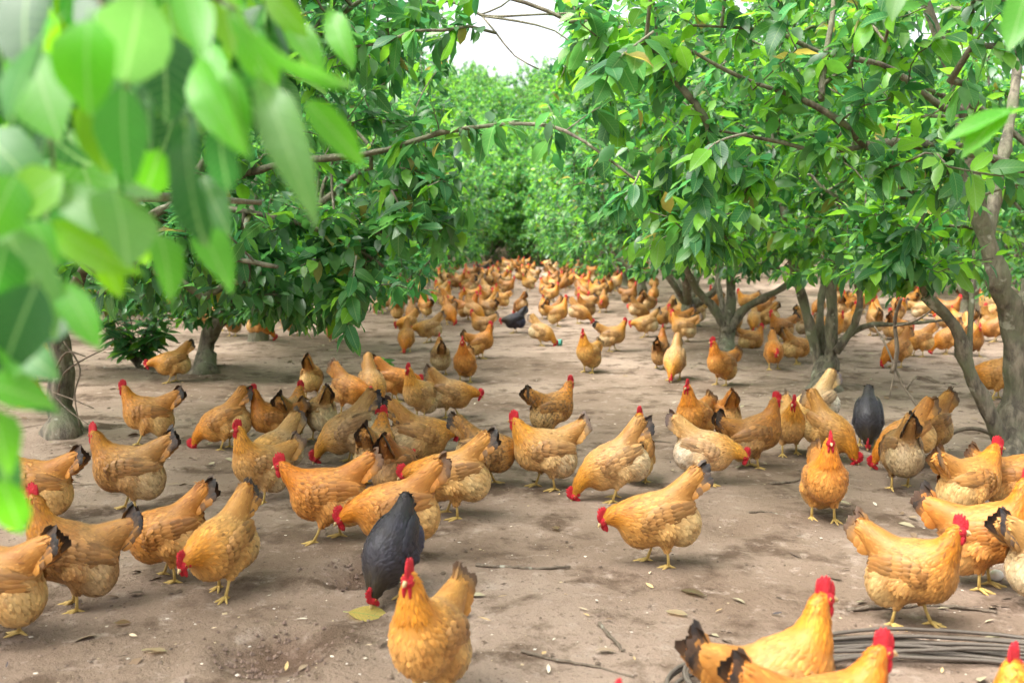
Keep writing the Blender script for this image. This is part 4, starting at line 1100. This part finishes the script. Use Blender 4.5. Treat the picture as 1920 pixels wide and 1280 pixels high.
# ------------------------------------------------------------------ the flock, one by one
# px, py of the feet in the photograph; heading: 0 faces right, 90 away, 180 left, 270 towards the camera
GR = 'hens of the flock on the path'
FLOCK = [
    (806, 1325, 250, 'alert', 'g', 1.0, 'gold', 'golden hen facing the camera at the bottom edge, right of the black hen'),
    (738, 1112, 248, 'dip', 'g', .92, 'black', 'black hen pecking at the yellow leaf in the foreground'),
    (1235, 1058, 184, 'graze', 'k', 1.0, 'gold', 'golden hen striding left with lowered head and black tail, alone on open soil'),
    (1706, 1172, -38, 'mid', 'g', .98, 'gold', 'golden hen with raised pointed tail standing behind the coil of hose'),
    (1846, 1102, -32, 'alert', 'k', 1.06, 'orange', 'orange hen with its head held high beside the white egg'),
    (1815, 975, 20, 'mid', 'g', .98, 'gold', 'golden hen mostly hidden behind the tall orange hen by the egg'),
    (1905, 962, -25, 'alert', 'g', .95, 'orange', 'orange hen at the right edge below the big tree trunk'),
    (1968, 1140, 10, 'mid', 'k', 1.0, 'buff', 'buff hen cut off by the right edge, right of the egg'),
    (1905, 1600, 75, 'alert', 'g', .95, 'gold', 'golden hen seen from behind in the bottom right corner'),
    (1450, 1425, 8, 'alert', 'k', 1.0, 'gold', 'golden hen with upright neck in front of the hose coil, farther of two'),
    (1530, 1510, 4, 'mid', 'k', 1.0, 'orange', 'orange-necked hen at the bottom edge, nearer of the two by the hose'),
    (1188, 1720, 100, 'alert', 'g', .93, 'gold', 'hen of which only the pink comb shows at the bottom edge'),
    (420, 1112, 248, 'graze', 'k', .97, 'gold', 'golden hen bending forward toward the camera, left of the dust bath'),
    (320, 1085, 186, 'graze', 'k', .95, 'orange', 'orange hen walking left behind the bending hen, its head hidden'),
    (140, 1140, 200, 'alert', 'k', 1.04, 'olive', 'olive-gold hen with dark tail and raised neck in the left foreground'),
    (-8, 1200, 176, 'mid', 'k', 1.03, 'orange', 'orange hen cut off by the left edge in the foreground'),
    (70, 985, 178, 'mid', 'k', 1.02, 'orange', 'orange hen behind the olive hen at the left edge'),
    (245, 958, 183, 'mid', 'k', 1.05, 'olive', 'olive-buff hen with brown tail walking left with its head up'),
    (280, 832, 181, 'mid', 'k', .98, 'gold', 'golden hen facing left in front of the left tree trunk'),
    (325, 716, 208, 'graze', 'k', .95, 'gold', 'golden hen standing under the leaning left trunk'),
    (60, 715, 185, 'graze', 'g', .95, 'orange', 'orange hen half hidden behind the left tree trunk'),
    (425, 842, 186, 'peck', 'k', .96, 'gold', 'golden hen with black tail pecking at the left of the dense group'),
    (490, 940, 222, 'alert', 'g', .97, 'buff', 'buff hen with head up facing the camera in the dense group'),
    (520, 905, 240, 'graze', 'g', .98, 'pale', 'pale cream hen behind the buff hen with its head up'),
    (512, 838, 205, 'alert', 'g', .92, 'orange', 'orange hen with red face looking left behind the pale hen'),
    (548, 830, 78, 'mid', 'k', .95, 'mottled', 'mottled hen seen from behind with an upright black tail'),
    (603, 826, 115, 'graze', 'k', .98, 'buff', 'buff hen seen from behind with a dark tail patch, mid group'),
    (585, 748, 88, 'graze', 'k', .95, 'orange', 'orange hen with pointed neck seen from behind at the back of the group'),
    (655, 775, -38, 'graze', 'g', 1.0, 'orange', 'bright orange hen leaning down to the right in the dense group'),
    (697, 768, -70, 'peck', 'g', 1.0, 'buff', 'buff hen pecking toward the camera at the back of the group'),
    (740, 752, 0, 'graze', 'k', .97, 'orange', 'orange hen with streaked back behind the group, partly hidden'),
    (788, 786, 232, 'alert', 'g', .98, 'buff', 'buff hen facing the camera with red face in the dense group'),
    (845, 782, -4, 'graze', 'g', .97, 'buff', 'buff hen stretching its low neck to the right at the group edge'),
    (660, 868, 188, 'peck', 'k', 1.05, 'pale', 'large pale yellow hen pecking to the left in mid group'),
    (785, 882, 24, 'graze', 'k', 1.05, 'buff', 'buff hen walking right away with a black tail in mid group'),
    (705, 905, 82, 'mid', 'k', 1.0, 'mottled', 'mottled hen seen from behind, tail up, in the middle of the group'),
    (745, 945, 76, 'graze', 'k', .98, 'brown', 'brown hen seen from behind with a black tail, nearest of the mid group'),
    (618, 1012, 184, 'low', 'g', 1.04, 'orange', 'large orange hen with scarlet comb walking left, left of the black hen'),
    (748, 1045, 184, 'graze', 'g', 1.0, 'orange', 'orange hen with lowered scarlet head partly behind the black hen'),
    (850, 968, 172, 'graze', 'k', 1.02, 'gold', 'golden hen with hidden head, tail to the right, right of the group'),
    (910, 910, 4, 'graze', 'k', .98, 'mottled', 'speckled buff hen half hidden behind the upright pale-necked hen'),
    (1022, 915, 186, 'mid', 'g', 1.04, 'buff', 'buff hen with scarlet face standing upright in the centre of the path'),
    (1035, 818, 34, 'mid', 'k', .97, 'mottled', 'mottled hen with a dark striped tail walking away in the centre'),
    (1155, 937, 189, 'peck', 'k', 1.0, 'buff', 'buff hen with orange neck pecking left in the centre of the path'),
    (1195, 905, 80, 'alert', 'g', .92, 'gold', 'hen hidden behind the central pecking hen, only its comb showing'),
    (1414, 876, 6, 'alert', 'k', 1.0, 'brown', 'brown-gold hen with scarlet head high and a black tail tip'),
    (1318, 905, -10, 'graze', 'g', .95, 'pale', 'pale hen facing right with a lowered head, left of the brown-gold hen'),
    (1302, 836, 235, 'alert', 'g', .97, 'orange', 'orange hen with head up, leftmost of the right-hand group'),
    (1358, 826, 95, 'graze', 'g', .92, 'orange', 'orange hen seen from behind in the right-hand group'),
    (1528, 812, 205, 'peck', 'g', 1.02, 'pale', 'pale cream hen bending down with its tail up near the stems'),
    (1480, 852, 262, 'mid', 'g', .98, 'buff', 'buff hen facing the camera in the right-hand group'),
    (1550, 862, -52, 'peck', 'g', .98, 'gold', 'golden hen pecking with its red head down behind the front-facing hen'),
    (1543, 975, 262, 'alert', 'g', 1.02, 'orange', 'orange hen standing square to the camera on the right of the path'),
    (1626, 836, 252, 'dip', 'g', .98, 'black', 'black hen bending forward beside the dead branch on the right'),
    (1687, 916, 84, 'graze', 'k', 1.0, 'olive', 'pale olive hen seen from behind with fluffy rump and dark tail'),
    (1738, 858, 205, 'graze', 'g', .98, 'gold', 'golden hen with an upright tail behind the dead branch'),
    (1700, 878, 182, 'peck', 'g', .96, 'orange', 'orange hen pecking left behind the pale olive hen'),
    (1352, 722, 218, 'alert', 'g', 1.0, 'orange', 'orange hen with a scarlet comb looking left under the vase-shaped tree'),
    (1265, 712, 250, 'peck', 'g', 1.02, 'pale', 'pale hen pecking toward the camera, left of the vase-shaped tree'),
    (1238, 690, 72, 'alert', 'k', .95, 'brown', 'brown hen with black tail seen from behind, left of the pale pecking hen'),
    (1103, 698, 236, 'alert', 'g', .98, 'gold', 'golden hen standing alone on the path facing left'),
    (1148, 658, 6, 'mid', 'k', 1.0, 'buff', 'buff hen with raised head facing right on the path'),
    (1212, 632, 186, 'graze', 'g', 1.0, 'buff', 'buff hen at the right side of the far path, behind the raised-head hen'),
    (1274, 622, 182, 'mid', 'k', 1.0, 'orange', 'orange hen beside the stout pale trunk'),
    (872, 716, 262, 'alert', 'g', .98, 'orange', 'orange hen facing the camera at the far end of the dense group'),
    (826, 702, 98, 'mid', 'g', .95, 'olive', 'olive hen walking away at the far end of the dense group'),
    (902, 672, 22, 'alert', 'g', .98, 'orange', 'orange hen with a red face raised, left of the far black hen'),
    (905, 632, 182, 'mid', 'g', .95, 'buff', 'buff hen turned left behind the raised orange hen'),
    (966, 624, 196, 'graze', 'k', .95, 'black', 'black hen among the far hens in the middle of the path'),
    (1014, 648, -18, 'peck', 'g', 1.0, 'buff', 'buff hen pecking at the green plastic cup'),
    (1046, 612, 12, 'alert', 'g', 1.0, 'gold', 'golden hen with red head raised behind the cup'),
    (1085, 606, -12, 'peck', 'g', 1.0, 'buff', 'buff hen pecking to the right beyond the cup'),
    (842, 608, 300, 'peck', 'g', 1.0, 'orange', 'orange hen pecking alone beyond the dense group'),
    (805, 642, 200, 'graze', 'g', 1.0, 'buff', 'buff hen in the cluster at the left of the far path'),
    (762, 660, 268, 'peck', 'g', .98, 'gold', 'golden hen pecking toward the camera at the left of the far path'),
    (765, 632, 228, 'graze', 'g', .98, 'gold', 'golden hen at the left of the far path behind the pecking one'),
    (1408, 652, 10, 'rest', 'g', 1.0, 'gold', 'golden hen resting on the soil right of the vase-shaped tree'),
    (1450, 692, 262, 'graze', 'k', .98, 'orange', 'orange hen with dark tail facing the camera left of the stem cluster'),
    (1492, 682, 20, 'graze', 'g', 1.02, 'gold', 'golden hen stooping left of the stem cluster'),
    (1465, 640, 190, 'mid', 'k', 1.0, 'brown', 'brown hen behind the two hens left of the stem cluster'),
    (1682, 688, 200, 'peck', 'g', 1.0, 'orange', 'orange hen pecking behind the dead branch under the right trees'),
    (1722, 668, 182, 'graze', 'g', 1.0, 'gold', 'golden hen behind the dead branch, right of the pecking orange one'),
    (1775, 664, 184, 'peck', 'g', 1.0, 'orange', 'orange hen stooping left of the slanting right limb'),
    (1826, 668, 265, 'mid', 'g', .95, 'brown', 'brown hen facing the camera right of the slanting right limb'),
    (1868, 748, 175, 'graze', 'k', 1.05, 'gold', 'golden hen with a black tail between the two right limbs'),
    (375, 604, 200, 'graze', 'k', 1.0, 'orange', 'orange hen beyond the leaning left trunk'),
    (436, 630, 260, 'alert', 'g', 1.0, 'gold', 'golden hen peeping between the two left trunks'),
    (486, 638, 10, 'peck', 'g', 1.0, 'orange', 'orange hen stooping right of the thick left trunk'),
    (625, 640, 90, 'alert', 'g', 1.0, 'orange', 'orange hen glimpsed through the hanging left leaves'),
    (1400, 585, 185, 'mid', 'g', 1.0, 'gold', 'golden hen seen through the limbs of the vase-shaped tree'),
    (36, 760, 0, 'peck', 'g', .9, 'brown', 'brown hen behind the low leaves at the left edge'),
]
near_pts = []
for px, py, hd_, ps, tk, sc, ti, la in FLOCK:
    q = at(px, py); near_pts.append(q[:2])
    hen(q[0], q[1], hd_, ps, tk, sc, ti, la, GR, simple=q[1] > 13.5)
# hens too far to tell apart
fh = np.random.default_rng(21); taken = list(near_pts); count = 0
ZONES = [  # pixel box of the feet, how many, wording, group
    ((740, 545, 1240, 612), 50, 'hen in the loose crowd across the far path', 'hens in the crowd across the far path'),
    ((850, 500, 1230, 548), 88, 'tiny hen in the packed flock at the far end of the path', 'hens packed at the far end of the path'),
    ((1240, 565, 1900, 645), 46, 'hen in the shade far under the right-hand trees', 'hens far under the right trees'),
    ((700, 520, 850, 590), 16, 'hen in the shade at the far left of the path', 'hens at the far left of the path'),
    ((160, 575, 640, 630), 8, 'hen in the shade far under the left-hand trees', 'hens far under the left trees'),
]
for (x0, y0, x1, y1), nn, la, gr in ZONES:
    k = 0; tries = 0
    while k < nn and tries < 4000:
        tries += 1
        q = at(fh.uniform(x0, x1), fh.uniform(y0, y1))
        if q[1] > 46 or min(np.hypot(q[0] - a[0], q[1] - a[1]) for a in taken) < (.30 if y0 > 510 else .24): continue
        if min(np.hypot(q[0] - a, q[1] - b) for a, b in TREES) < .35: continue
        taken.append(q[:2]); k += 1
        blk = (y0 == 520 and k == 3) or (y0 == 500 and k in (5,))
        hen(q[0], q[1], fh.uniform(0, 360), fh.choice(['alert', 'mid', 'graze', 'peck', 'peck', 'look', 'mid']), fh.choice(['k', 'g', 'g']), fh.uniform(.9, 1.08),
            'black' if blk else fh.choice(['gold', 'orange', 'olive', 'brown', 'brown', 'pale' if y0 == 500 else 'buff', 'buff']), ('black ' if blk else '') + la, gr, simple=True)

# ------------------------------------------------------------------ small things on the ground
def ground_pt(px, py, dz=0):
    q = at(px, py); q[2] += dz; return q
def stick(name, pix, r0, r1, label, cat, lift=None, m=M_TWIG, sides=6, side_twigs=0, seed=0):
    r = np.random.default_rng(seed)
    pts = [ground_pt(a, b, r0 * .6 + (lift[i] if lift else 0)) for i, (a, b) in enumerate(pix)]
    S = spline(pts, .02); o0 = S[0].copy(); mb = MB()
    S = S + r.normal(0, r0 * .25, S.shape)
    tube(mb, S - o0, np.linspace(r0, r1, len(S)) * (1 + .12 * r.normal(size=len(S))), sides)
    return tag(obj(name, mb.mesh(name, m), None, o0), label, cat)
stick('twig', [(978, 1222), (1040, 1238), (1110, 1250), (1190, 1272)], .006, .003, 'long thin dark twig near the bottom edge', 'twig', seed=1)
stick('twig', [(1124, 1170), (1140, 1190), (1170, 1222)], .007, .004, 'short dark stick lying slantwise on bare soil', 'twig', seed=2)
stick('twig', [(890, 1060), (940, 1064), (1000, 1068), (1070, 1064)], .008, .004, 'brown twig with bark litter below the central hens', 'twig', seed=3)
stick('twig', [(1405, 962), (1435, 960), (1470, 968)], .006, .003, 'curved twig behind the striding hen', 'twig', seed=4)
stick('twig', [(1445, 908), (1480, 905), (1500, 900)], .009, .004, 'dark twig left of the front-facing orange hen', 'twig', seed=5)
stick('twig', [(575, 870), (650, 878), (710, 882)], .007, .004, 'dark stick under the large pale pecking hen', 'twig', seed=6)
stick('twig', [(1215, 826), (1255, 830), (1265, 832)], .007, .004, 'small dark stick near the pale right-facing hen', 'twig', seed=7)
stick('twig', [(440, 748), (490, 742), (560, 748)], .008, .004, 'dark twig on the soil behind the pecking group', 'twig', seed=8)
stick('twig', [(1590, 1145), (1700, 1138), (1800, 1140), (1870, 1150)], .008, .005, 'thin bent twig lying behind the hose coil', 'twig', seed=9)
stick('twig', [(1330, 640), (1420, 612), (1480, 608)], .012, .006, 'pale stick on the ground beyond the resting hen', 'twig', seed=10)
stick('twig', [(180, 690), (260, 694), (300, 700)], .012, .006, 'dark stick under the low bush at left', 'twig', seed=12)
# dead branches on the right
def branch_thing(name, lines, label, cat, m=M_TWIG):
    o0 = np.asarray(lines[0][0][0], float); e = bpy.data.objects.new(name, None); col.objects.link(e); e.location = o0
    for pts, r0, r1 in lines:
        S = spline(pts, .04) - o0; mb = MB(); tube(mb, S, np.linspace(r0, r1, len(S)), 6); obj('branch', mb.mesh('branch', m), e)
    return tag(e, label, cat)
g0 = ground_pt(1756, 832)
branch_thing('dead_branch', [
    ([g0, pt(1725, 770, 6.35), pt(1690, 715, 6.5), pt(1662, 650, 6.6), pt(1640, 612, 6.7)], .014, .006),
    ([pt(1672, 700, 6.5), pt(1682, 660, 6.5), pt(1678, 600, 6.5), pt(1690, 560, 6.4)], .016, .010),
    ([pt(1700, 728, 6.45), pt(1720, 705, 6.5), pt(1755, 718, 6.5)], .009, .004),
    ([pt(1678, 690, 6.5), pt(1668, 745, 6.45)], .007, .004),
    ([pt(1676, 612, 6.5), pt(1720, 600, 6.4), pt(1760, 570, 6.3)], .008, .005),
], 'dead bare branch leaning beside the black hen on the right', 'branch')
g1 = ground_pt(1878, 836); g2 = ground_pt(1758, 834)
branch_thing('dead_branch', [([g2, g2 * .7 + g1 * .3 + (0, 0, .09), g2 * .35 + g1 * .65 + (0, 0, .10), g1 + (0, 0, .04)], .010, .016)],
             'arched grey stick running from the foot of the right trunk', 'branch')
lt = at(122, 815)
branch_thing('dead_twigs', [
    ([pt(105, 690, 6.25), pt(125, 660, 6.2), pt(160, 668, 6.1)], .008, .004),
    ([pt(108, 740, 6.3), pt(120, 700, 6.2), pt(160, 672, 6.15), pt(196, 655, 6.1)], .008, .003),
    ([pt(100, 735, 6.2), pt(140, 750, 6.1), pt(175, 765, 6.0)], .006, .003),
    ([pt(105, 745, 6.2), pt(130, 770, 6.1), pt(165, 795, 6.0)], .005, .003),
    ([pt(30, 688, 6.3), pt(70, 690, 6.3), pt(115, 690, 6.3)], .006, .004),
    ([pt(120, 640, 6.2), pt(150, 690, 6.15), pt(140, 740, 6.1), pt(150, 800, 6.1)], .007, .004)], 'tangle of dry twigs around the left tree trunk', 'twigs')
# coil of thin dark hose, bottom right
M_HOSE = flat('dark_hose', (.105, .086, .068), .5, .4, .3, 40)
hc = np.array([1.20, 2.66]); hz = float(ground_z(*hc))
ce = bpy.data.objects.new('hose_coil', None); col.objects.link(ce); ce.location = (hc[0], hc[1], hz)
hr = np.random.default_rng(4)
for k in range(15):
    a = np.linspace(0, 6.283, 61); ra = .66 + .06 * hr.normal(); rb = .33 + .06 * hr.normal()
    ox, oy = hr.normal(0, .03, 2); ph = hr.uniform(0, 6.28)
    zz = .010 + .0022 * k + .010 * np.sin(2 * a + ph) + .004 * np.sin(5 * a)
    P_ = np.stack([ox + ra * np.cos(a) + .02 * np.sin(3 * a + ph), oy + rb * np.sin(a) + .018 * np.sin(2 * a + ph), zz], -1)
    P_[:, 2] += ground_z(P_[:, 0] + hc[0], P_[:, 1] + hc[1]) - hz
    mb = MB(); tube(mb, P_, .0062, 6, cap=False); obj('hose_loop', mb.mesh('hose_loop', M_HOSE), ce)
tag(ce, 'coil of thin dark hose lying on the soil at the bottom right', 'hose')
# egg, cup, leaves
mb = MB(); ellipsoid(mb, (0, 0, 0), (.029, .022, .022), nu=16, nv=12)
mb.V = [np.stack([v[:, 0], v[:, 1] * (1 - 3.5 * v[:, 0]), v[:, 2] * (1 - 3.5 * v[:, 0])], 1) for v in mb.V]
q = ground_pt(1868, 1088, .021); e = tag(obj('egg', mb.mesh('egg', flat('egg_shell', (.80, .74, .66), .5, .4)), None, q), 'white egg lying on the soil under the tall orange hen', 'egg'); e.rotation_euler = (0, 0, .4)
mb = MB(); pr = [(0.0, .002), (.030, .002), (.032, .006), (.040, .095), (.043, .097), (.043, .100), (.037, .099), (.029, .008), (0.0, .008)]
a = np.arange(18) / 18 * 6.283; V_ = np.concatenate([np.stack([r_ * np.cos(a), r_ * np.sin(a), np.full(18, z_)], 1) for r_, z_ in pr]); F_ = []
for i in range(len(pr) - 1):
    for j in range(18): F_.append((i * 18 + j, i * 18 + (j + 1) % 18, (i + 1) * 18 + (j + 1) % 18, (i + 1) * 18 + j))
mb.add(V_, np.array(F_)); q = ground_pt(1038, 648, .042)
e = tag(obj('plastic_cup', mb.mesh('plastic_cup', flat('green_plastic', (.10, .42, .33), .35, .5)), None, q), 'small green plastic cup lying on its side by a pecking hen', 'cup'); e.rotation_euler = (R(90), 0, R(70))
def fallen(px, py, L, W, c, label, rz, tilt=.12):
    q = ground_pt(px, py, .010)
    o = tag(obj('fallen_leaf', LEAF_MESH[int(px) % 6], None, q), label, 'leaf'); o.color = (*c, 1)
    o.rotation_euler = (R(fr.uniform(-9, 9)), -tilt, rz); o.scale = (L, W * 2, L * .5); return o
fallen(652, 1152, .155, .10, (.52, .44, .14), 'yellow fallen leaf under the head of the black hen', R(-8), .0)
fallen(262, 672, .17, .09, (.50, .53, .47), 'pale grey fallen leaf standing under the low bush', R(-20), .1)
for k, (px, py, la) in enumerate([(1040, 990, 'small brown fallen leaf behind the striding hen'), (590, 902, 'dry curled leaf below the large pale hen'), (880, 1125, 'dry brown leaf right of the facing hen head'),
        (215, 1172, 'pale dry leaf beside the left foreground hen'), (310, 1225, 'grey dry leaf near the bottom left edge'), (1320, 1120, 'small dry leaf above the hose coil'),
        (260, 1045, 'dark dry leaf behind the olive hen legs'), (1250, 1150, 'dry leaf on open soil left of the tail feathers'), (960, 770, 'dry leaf on the path left of the walking mottled hen')]):
    c = [(.22, .14, .08), (.42, .33, .22), (.16, .11, .07)][k % 3]
    fallen(px, py, .055 + .02 * (k % 3), .035, c, la, fr.uniform(0, 6.28))
# low plants
def bush(px, py, n, L0, rad, hgt, label, seed, young=.1):
    q = ground_pt(px, py); r = np.random.default_rng(seed); e = bpy.data.objects.new('low_bush', None); col.objects.link(e); e.location = q
    for k in range(n):
        a = r.uniform(0, 6.28); end = np.array([math.cos(a) * rad * r.uniform(.4, 1), math.sin(a) * rad * .7 * r.uniform(.4, 1), hgt * r.uniform(.4, 1)])
        S = spline([(0, 0, 0), end * .5 + (0, 0, .06), end], .03); mb = MB(); tube(mb, S, np.linspace(.007, .003, len(S)), 4); obj('stem', mb.mesh('stem', M_BARK), e)
        Cc = leaf_color(r, 8, young)
        for j in range(8):
            p = S[int((len(S) - 1) * (.35 + .65 * j / 7))]
            d = np.array([math.cos(j * 2.4 + a), math.sin(j * 2.4 + a), r.uniform(-.4, .4)])
            leaf_object(e, np.zeros(3), p, d, np.array([0, -.2, 1.]) + r.normal(0, .3, 3), L0 * r.uniform(.7, 1.2), L0 * .45, Cc[j], j + k)
    return tag(e, label, 'bush')
bush(258, 690, 32, .17, .52, .70, 'low leafy bush on the soil between the two left trunks', 31)
bush(712, 700, 5, .12, .16, .16, 'small green seedling behind the dense group of hens', 32, .3)
leafy_sprig('hanging_twig', [pt(668, 480, 5.0), pt(660, 540, 4.9), pt(655, 590, 4.85), pt(650, 620, 4.85)], 22, .14, 'twig of dark leaves hanging low above the dense group of hens', 'twig', seed=5, tint=.02)
leafy_sprig('hanging_twig', [pt(1225, 60, 3.6), pt(1160, 110, 3.5), pt(1140, 140, 3.5), pt(1135, 160, 3.5)], 18, .14, 'twig of large dark leaves hanging right of the sky gap', 'twig', seed=6, tint=.02)
leafy_sprig('hanging_twig', [pt(1200, 320, 4.2), pt(1190, 345, 4.2), pt(1165, 370, 4.2), pt(1150, 390, 4.2)], 16, .13, 'twig of dark leaves at the end of the arched branch', 'twig', seed=8, tint=.0)
leafy_sprig('hanging_twig', [pt(1400, 250, 4.0), pt(1340, 270, 3.9), pt(1310, 320, 3.9), pt(1320, 400, 3.9), pt(1300, 460, 3.9)], 40, .13, 'leafy twig hanging in the middle of the right-hand foliage', 'twig', seed=9, tint=.25)
leafy_sprig('hanging_twig', [pt(1735, 400, 4.8), pt(1710, 440, 4.8), pt(1690, 480, 4.8), pt(1640, 510, 4.8)], 40, .13, 'leafy twig above the slanting right limb', 'twig', seed=10, tint=.05)

# clods, grit and litter: nobody could count them
def lump(r):
    V = np.array([(1, 0, 0), (-1, 0, 0), (0, 1, 0), (0, -1, 0), (0, 0, .8), (0, 0, -.6)]) * r.uniform(.6, 1.25, (6, 1))
    return V, np.array([(0, 2, 4), (2, 1, 4), (1, 3, 4), (3, 0, 4), (2, 0, 5), (1, 2, 5), (3, 1, 5), (0, 3, 5)])
def scatter(name, n, smin, smax, cols, label, seed, flatz=1., ymax=11):
    r = np.random.default_rng(seed); mb = MB()
    for k in range(n):
        y = 2.3 + (ymax - 2.3) * r.random() ** 1.6; x = r.uniform(-.56, .56) * y
        if vnoise(x * 1.3 + seed, y * 1.3) < r.uniform(-.45, .35): continue
        s = smin + (smax - smin) * r.random() ** 3
        V, F = lump(r); V = (V * s * np.array([1, r.uniform(.6, 1), flatz])) @ rot_z(r.uniform(0, 360)).T
        mb.add(V + np.array([x, y, float(ground_z(x, y)) + s * .25]), F, np.array(cols[r.integers(len(cols))]) * r.normal(1, .12))
    m, nn_, l, b = mat(name); a = nn_.new('ShaderNodeAttribute'); a.attribute_name = 'Col'; l.new(a.outputs['Color'], b.inputs['Base Color']); b.inputs['Roughness'].default_value = .9
    return tag(obj(name, mb.mesh(name, m, False)), label, 'debris', None, 'stuff')
scatter('dirt_clods', 7500, .0025, .013, [(.10, .068, .046), (.14, .098, .070), (.19, .135, .098)], 'dark crumbs of soil and droppings scattered on the path', 3, .45)
scatter('pale_litter', 2200, .003, .011, [(.55, .48, .38), (.62, .55, .47), (.42, .33, .20)], 'pale husks and grit scattered on the path', 4, .35)
lr = np.random.default_rng(14); mb = MB(); n_ = 1300   # dry leaves, mostly under the crowns
ly = 2.4 + 11 * lr.random(n_) ** 1.3; lx = lr.uniform(-.58, .58, n_) * ly
kp = (np.abs(lx) > .9 + .9 * lr.random(n_)) | (lr.random(n_) < .10); lx, ly = lx[kp], ly[kp]; n_ = len(lx)
la_ = lr.uniform(0, 6.283, n_); LL = lr.uniform(.03, .085, n_)
leaf_batch(mb, np.stack([lx, ly, ground_z(lx, ly) + .008], 1), np.stack([np.cos(la_), np.sin(la_), lr.normal(0, .12, n_)], 1), np.array([0, 0, 1.]) + lr.normal(0, .25, (n_, 3)), LL, LL * .42,
           np.array([(.17, .11, .065), (.26, .19, .12), (.11, .075, .05), (.30, .26, .16)])[lr.integers(0, 4, n_)], lr.uniform(-.2, .3, n_))
tag(obj('leaf_litter', mb.mesh('leaf_litter', bpy.data.materials['dirt_clods'])), 'dry brown leaf litter strewn under the trees', 'litter', None, 'stuff')
mb = MB(); n_ = 170; ly = 2.4 + 7 * lr.random(n_) ** 1.2; lx = lr.uniform(-.54, .54, n_) * ly; la_ = lr.uniform(0, 6.283, n_); LL = lr.uniform(.02, .05, n_)
leaf_batch(mb, np.stack([lx, ly, ground_z(lx, ly) + .007], 1), np.stack([np.cos(la_), np.sin(la_), lr.uniform(0, .2, n_)], 1), np.array([0, 0, 1.]) + lr.normal(0, .3, (n_, 3)), LL, LL * .28,
           np.array([(.58, .46, .30), (.52, .36, .16), (.62, .54, .42), (.05, .04, .04)])[lr.integers(0, 4, n_)], lr.uniform(-.25, .1, n_))
tag(obj('shed_feathers', mb.mesh('shed_feathers', bpy.data.materials['dirt_clods'])), 'small shed feathers scattered over the path', 'feathers', None, 'stuff')
r_ = np.random.default_rng(8); mb = MB()
for k in range(420):                                   # loose crumbs of the two dust baths
    px, py, rr_, d_ = PITS[k % 2]; a = r_.uniform(0, 6.28); q = rr_ * abs(r_.normal(.75, .35)); x, y = px + q * math.cos(a), py + q * math.sin(a)
    s = r_.uniform(.003, .011); V, F = lump(r_); mb.add(V * s + np.array([x, y, float(ground_z(x, y)) + s * .3]), F, np.array((.15, .10, .075)) * r_.normal(1, .15))
tag(obj('loose_soil', mb.mesh('loose_soil', bpy.data.materials['dirt_clods'], False)), 'loose dark crumbs around the two dust baths', 'soil', None, 'stuff')
